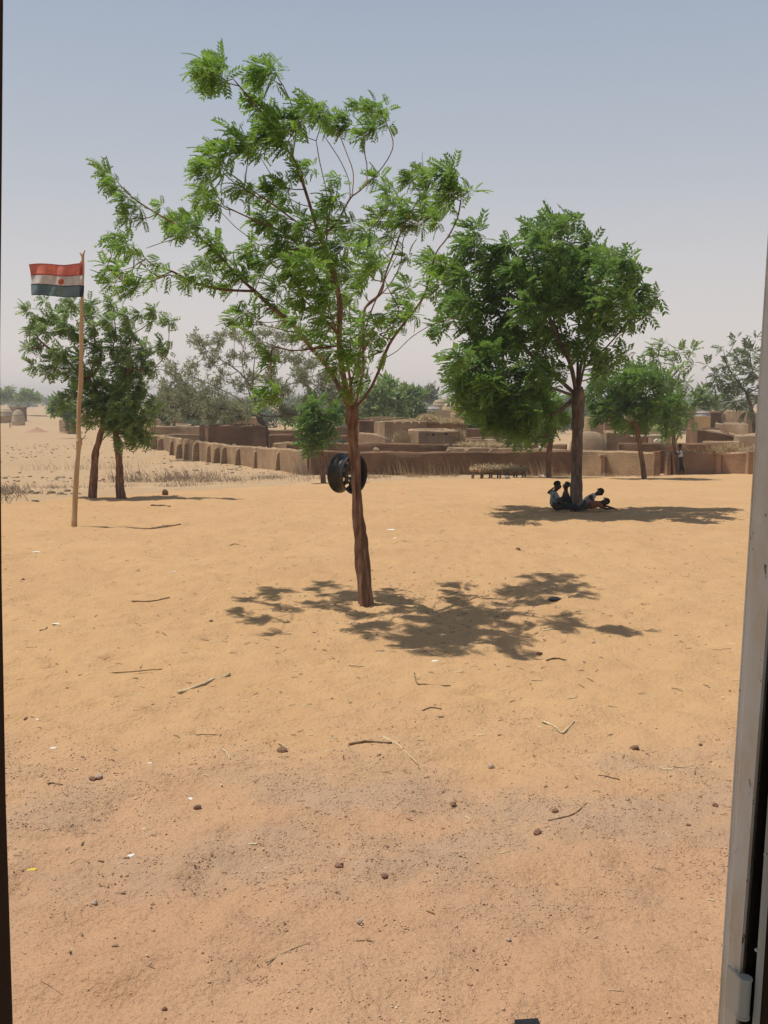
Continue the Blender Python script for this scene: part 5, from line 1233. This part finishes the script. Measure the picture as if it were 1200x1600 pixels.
J4 = dict(pelvis=(-.14, 0, .09), belly=(-.04, 0, .11), chest=(.08, 0, .14), neckb=(.17, 0, .16), neck=(.20, 0, .17), head=(.27, -.01, .19), shl=(.10, -.10, .13), shr=(.10, .10, .16), ell=(.24, -.16, .05), elr=(.24, .14, .10),
          wrl=(.40, -.10, .04), wrr=(.42, .04, .05), hipl=(-.18, -.07, .085), hipr=(-.18, .07, .09), knl=(-.36, -.12, .10), knr=(-.42, .05, .12), anl=(-.56, -.08, .05), anr=(-.64, .03, .05), toel=(-.62, -.12, .03), toer=(-.71, .0, .03))
person(g4, 'child in an orange shirt lying on the sand with arms stretched to the right', J4, c5, c2, 1.0, face=(.2, -1, 0))
# standing youth by the thin tree
g5 = pg(1064, 743); D5 = 48.3; g5 = Vector((wx(1064, D5)[0], D5, G(wx(1064, D5)[0], D5)))
J5 = dict(pelvis=(.02, 0, .78), belly=(.0, 0, .90), chest=(-.02, 0, 1.06), neckb=(-.03, 0, 1.19), neck=(-.035, 0, 1.25), head=(-.04, 0, 1.37), shl=(-.02, -.15, 1.14), shr=(-.02, .15, 1.14), ell=(-.13, -.22, .98), elr=(-.12, .20, .95),
          wrl=(-.25, -.14, 1.08), wrr=(-.25, .12, 1.05), hipl=(.02, -.08, .75), hipr=(.02, .08, .75), knl=(-.01, -.09, .42), knr=(.09, .09, .42), anl=(-.02, -.09, .07), anr=(.22, .09, .08), toel=(-.16, -.09, .025), toer=(.10, .09, .025))
person(g5, 'youth in a white shirt and dark trousers standing by the thin tree', J5, c6, c2, 1.12, face=(-1, -.1, 0))
g6 = pg(17, 667); D6 = min(g6.y, 205); x6 = wx(17, D6)[0]
J6 = dict(J5); person(Vector((x6, D6, G(x6, D6))), 'tiny far-off person in pale clothes before the left straw granary', J6, c6, cloth('pale_trousers', (.35, .36, .38)), 1.1, face=(0, -1, 0))

# ================================================================== STICKS, STONES, SCRAPS
def stick(pts, wpx, mat, label, name='stick', lift=.5, cat='stick'):
    q = [pg(a, b_) for a, b_ in pts]; c = q[0]; r_ = wpx * S(c.y) / 2
    q = [v + Vector((0, 0, r_ * lift * 1.6)) for v in q]
    sm = smooth_path([tuple(v - c) for v in q], 3); n = len(sm)
    sm[1:-1] += np.random.default_rng(int(pts[0][0])).normal(size=(n - 2, 3)) * r_ * .25
    mb = MB(); mb.tube([Vector(v) for v in sm], [r_ * (1 - .35 * i_ / n) for i_ in range(n)], 8, .12)
    o_ = mb.build(name, M[mat], None, smooth=True); o_.location = c; return tag(o_, label, cat)
stick([(279, 1085), (318, 1070), (359, 1054)], 6.5, 'reed', 'thick pale stick lying left of centre in the foreground sand')
stick([(123, 1060), (180, 1056), (253, 1047)], 2.2, 'stick', 'long thin dark twig left of the thick stick')
stick([(848, 1121), (863, 1131), (878, 1140)], 4, 'reed', 'left arm of the bent pale reed at the right', 'reed', cat='reed')
stick([(878, 1140), (887, 1133), (897, 1127)], 4, 'reed', 'right arm of the bent pale reed at the right', 'reed', cat='reed')
stick([(598, 1150), (625, 1167), (654, 1186)], 3.4, 'reed', 'straight pale reed slanting down near the bottom centre', 'reed', cat='reed')
stick([(545, 1161), (570, 1159), (612, 1163)], 4.2, 'stick', 'frayed brown stalk touching the slanting pale reed')
stick([(648, 1055), (652, 1065), (662, 1069), (704, 1067)], 2.6, 'stick', 'hooked brown twig below the tree shadow')
stick([(660, 1110), (673, 1108), (690, 1111)], 2.2, 'stick', 'short crooked twig below the hooked one')
stick([(854, 1032), (868, 1029), (885, 1027)], 3, 'stick', 'short brown stick just below the right part of the tree shadow')
stick([(545, 1035), (570, 1037), (582, 1039)], 2.2, 'reed', 'thin white reed below the main trunk', 'reed', cat='reed')
stick([(348, 1175), (354, 1183), (360, 1192)], 2.6, 'reed', 'small pale straw slanting beside the round brown stone', 'reed', cat='reed')
stick([(303, 1153), (322, 1152), (341, 1152)], 2, 'stick', 'short level dark twig left of the round brown stone')
stick([(434, 1155), (442, 1158), (451, 1163)], 2, 'reed', 'short pale straw just behind the round brown stone', 'reed', cat='reed')
stick([(206, 940), (235, 940), (265, 937)], 2.6, 'stick', 'dark stick lying level left of the tree shadow')
stick([(62, 988), (70, 986), (74, 982)], 2.2, 'stick', 'small curved bark piece at the left')
stick([(75, 1229), (82, 1226), (98, 1227)], 3, 'stick', 'curved dark twig near the left jamb')
stick([(416, 1491), (452, 1480), (485, 1465)], 1.8, 'leaf_pale', 'thin greenish stem near the bottom of the photo')
stick([(935, 1207), (950, 1210), (968, 1214)], 2.2, 'stick', 'thin twig at the right edge of the gravel band')
stick([(857, 1276), (880, 1271), (900, 1268), (917, 1255)], 2.6, 'stick', 'forked-looking twig beside a brown stone in the gravel')
stick([(1052, 1185), (1070, 1187), (1100, 1185)], 1.6, 'stick', 'hair-thin twig near the door frame')
stick([(400, 908), (420, 906), (440, 908)], 1.8, 'stick', 'faint twig behind the left end of the tree shadow') if False else None
stick([(209, 825), (245, 826), (282, 823)], 2.4, 'stick', 'long dark stick lying right of the flagpole foot')
stick([(236, 790), (250, 789), (266, 790)], 3, 'stick', 'dark bark strip near the pair of neem trees')
stick([(358, 854), (368, 853), (384, 855)], 1.8, 'reed', 'pale straw lying in the middle left of the yard', 'reed', cat='reed')
stick([(590, 815), (600, 815), (618, 814)], 1.5, 'stick', 'tiny twig in the yard behind the main trunk') if False else None
stick([(110, 1345), (125, 1338), (140, 1342)], 1.8, 'stick', 'tiny twig in the gravel near the yellow scrap')
stick([(64, 1530), (80, 1536), (98, 1544)], 1.4, 'stick', 'thin twig at the bottom left')
stick([(630, 1540), (645, 1548), (660, 1560)], 1.2, 'reed', 'thin pale straw at the bottom centre', 'reed', cat='reed')
stick([(955, 1558), (965, 1557), (975, 1556)], 2, 'reed', 'short pale straw at the bottom right', 'reed', cat='reed')
ST = [(442, 1167, 7.5, 'stone', 'round brown stone in the sand just above the gravel band'), (155, 1207, 6.5, 'stone_pale', 'pale stone of the pair at the left'), (145, 1209, 5.5, 'stone', 'brown stone of the pair at the left'),
      (308, 1252, 5.5, 'stone', 'small brown stone in the left part of the gravel band'), (530, 1348, 6.5, 'stone', 'dark brown stone left of the centre pair'), (601, 1362, 5.5, 'stone', 'brown stone right of the dark one near the centre'),
      (604, 1315, 4.5, 'stone', 'small brown stone above the centre pair'), (147, 1398, 4.5, 'stone_pale', 'small pale pebble right of the yellow scrap'), (708, 1253, 5.5, 'stone', 'brown stone in the middle of the gravel band'),
      (867, 1259, 5, 'stone', 'upright brown stone beside the forked-looking twig'), (840, 1292, 6.5, 'stone', 'flat brown stone below the forked-looking twig'), (992, 1163, 5.5, 'stone', 'brown stone in the sand at the right'),
      (767, 1187, 4.5, 'stone_pale', 'small pale stone with a twig behind it'), (794, 1466, 4, 'stone_pale', 'small grey pebble near the bottom right'), (562, 1434, 5, 'stone_pale', 'flat pale pebble near the bottom centre'),
      (843, 1011, 4.2, 'stone', 'orange-brown clod beside the cut grass blades'), (810, 858, 3.6, 'stone', 'dark clod in the yard right of the main trunk'), (1118, 1250, 4, 'stone', 'reddish stone by the door frame'),
      (1087, 1258, 3, 'stone', 'tiny stone left of the reddish one'), (1075, 1281, 4, 'stone', 'brown pebble below the reddish stone'), (256, 1558, 4.5, 'stone', 'dark pebble near the bottom left'), (1095, 1160, 3, 'stone', 'tiny dark stone right of the sand stone'),
      (36, 902, 2.4, 'stone', 'dark pebble at the left edge of the yard'), (330, 967, 3, 'stone', 'small clod just left of the tree shadow'), (41, 1119, 4, 'stone', 'dark pebble near the left jamb')]
for k, (px, py, rp, mt, lb) in enumerate(ST):
    c = pg(px, py + rp * .4); lump('stone', c, rp * S(c.y) * 1.05, M[mt], lb, 'stone', seed=40 + k)
SCR = [(57, 863, 4, 'white', 'white scrap in the yard below the flagpole'), (88, 975, 4.5, 'white', 'pale flattened scrap at the left'), (272, 893, 2.2, 'white', 'white dot of paper in the left of the yard'), (680, 1032, 4, 'white', 'white scrap below the tree shadow'),
       (234, 1192, 2.6, 'white', 'tiny white flake above the gravel'), (205, 1331, 5, 'white', 'narrow white flake in the gravel'), (298, 1237, 3.5, 'white', 'small white flake above the small brown stone'), (48, 1361, 6, 'yellow', 'crumpled yellow scrap near the left jamb'),
       (626, 770, 5, 'redscrap', 'red scrap in the sand right of the rim'), (57, 1331 - 200, 3, 'white', 'small pale flake near the left jamb'), (868, 934, 9, 'black', 'black sandal lying in the tree shadow'), (883, 943, 3.5, 'thatch_grey', 'grey-blue scrap beside the sandal'),
       (84, 1171 - 1, 4, 'white', 'pale curl of bark in the left sand'), (55, 783, 5.5, 'black', 'dark object on the sand at the left edge of the yard'), (612, 827, 5, 'white', 'whitish scrap behind the main trunk'), (617, 838, 3, 'white', 'smaller whitish scrap below the other one behind the trunk')]
for k, (px, py, rp, mt, lb) in enumerate(SCR):
    c = pg(px, py); lump({'yellow': 'yellow_scrap', 'redscrap': 'red_scrap', 'black': 'sandal' if k == 10 else 'dark_lump'}.get(mt, 'paper_scrap'), c, rp * S(c.y) * .9, M[mt], lb, 'sandal' if k == 10 else 'litter', squash=.25, seed=90 + k, sx=1.6)
# short bits of chaff and twig all over the yard (beyond counting)
n = 2300; y = 4 + 24 * rng.random(n) ** .85; x = (rng.random(n) - .5) * 2 * (y * .42); a = rng.normal(size=n) * .9; l = (.010 + .05 * rng.random(n) ** 2.5) * np.clip(y / 10, .45, 1); wd = .0018 + .0035 * rng.random(n)
z = gz(y) + gdisp(x, y) + .004; c_ = np.stack([x, y, z], -1); d = np.stack([np.cos(a) * l, np.sin(a) * l, rng.random(n) * .006], -1); sd = np.stack([-np.sin(a) * wd, np.cos(a) * wd, 0 * a], -1); up_ = np.array([0, 0, .004])
V = np.stack([c_ - d - sd, c_ - d + sd, c_ + d + sd, c_ + d - sd, c_ - d + up_, c_ + d + up_], 1).reshape(-1, 3); o_ = (np.arange(n) * 6)[:, None]
F = np.concatenate([np.array([[0, 3, 5, 4]]) + o_, np.array([[1, 4, 5, 2]]) + o_])
h_ = n // 3 * 0
k_ = rng.random(n) < .62
for msk, mm in ((k_, 'stick'), (~k_, 'reed')):
    fi = np.concatenate([msk, msk]); o = mk('chaff', V, F[fi], M[mm], None, False); tag(o, kind='stuff')
# fallen leaflets in the shade of the two nearest trees
n = 900; c0 = np.where(rng.random(n) < .55, 0, 1); x = np.where(c0 == 0, .6, 4.6) + rng.normal(size=n) * np.where(c0 == 0, 1.1, 1.6); y = np.where(c0 == 0, 11.3, 21.8) + rng.normal(size=n) * .9
z = gz(y) + gdisp(x, y) + .006; a = rng.random(n) * 6.28; l = .015 + .02 * rng.random(n); c_ = np.stack([x, y, z], -1)
d = np.stack([np.cos(a) * l, np.sin(a) * l, rng.random(n) * .008], -1); sd = np.stack([-np.sin(a) * l * .35, np.cos(a) * l * .35, rng.random(n) * .006], -1)
V = np.stack([c_ - d, c_ + sd, c_ + d, c_ - sd], 1).reshape(-1, 3); F = np.array([[0, 1, 2, 3]]) + (np.arange(n) * 4)[:, None]
tag(mk('fallen_leaves', V, F, M['weed'], None, False), kind='stuff')
# stumps near path
sb_ = pg(258, 773); lump('stump', sb_, .085, M['bark'], 'short wooden stump at the edge of the yard right of the pair of trees', 'stump', squash=1.3, seed=150)

# ================================================================== HAZE
HZ = True
if HZ:
    hm = bpy.data.materials.new('dusty_air'); hm.use_nodes = True; tt = hm.node_tree; tt.nodes.clear()
    pv = tt.nodes.new('ShaderNodeVolumePrincipled'); pv.inputs['Color'].default_value = (.97, .91, .87, 1); pv.inputs['Density'].default_value = .00070
    pv.inputs['Anisotropy'].default_value = 0
    mo = tt.nodes.new('ShaderNodeOutputMaterial'); tt.links.new(pv.outputs[0], mo.inputs['Volume'])
    hb_ = MB().box((0, 0, 0), (1500, 1350, 11)).build('haze', hm); hb_.location = (0, 1300, 2.9); hb_['kind'] = 'stuff'
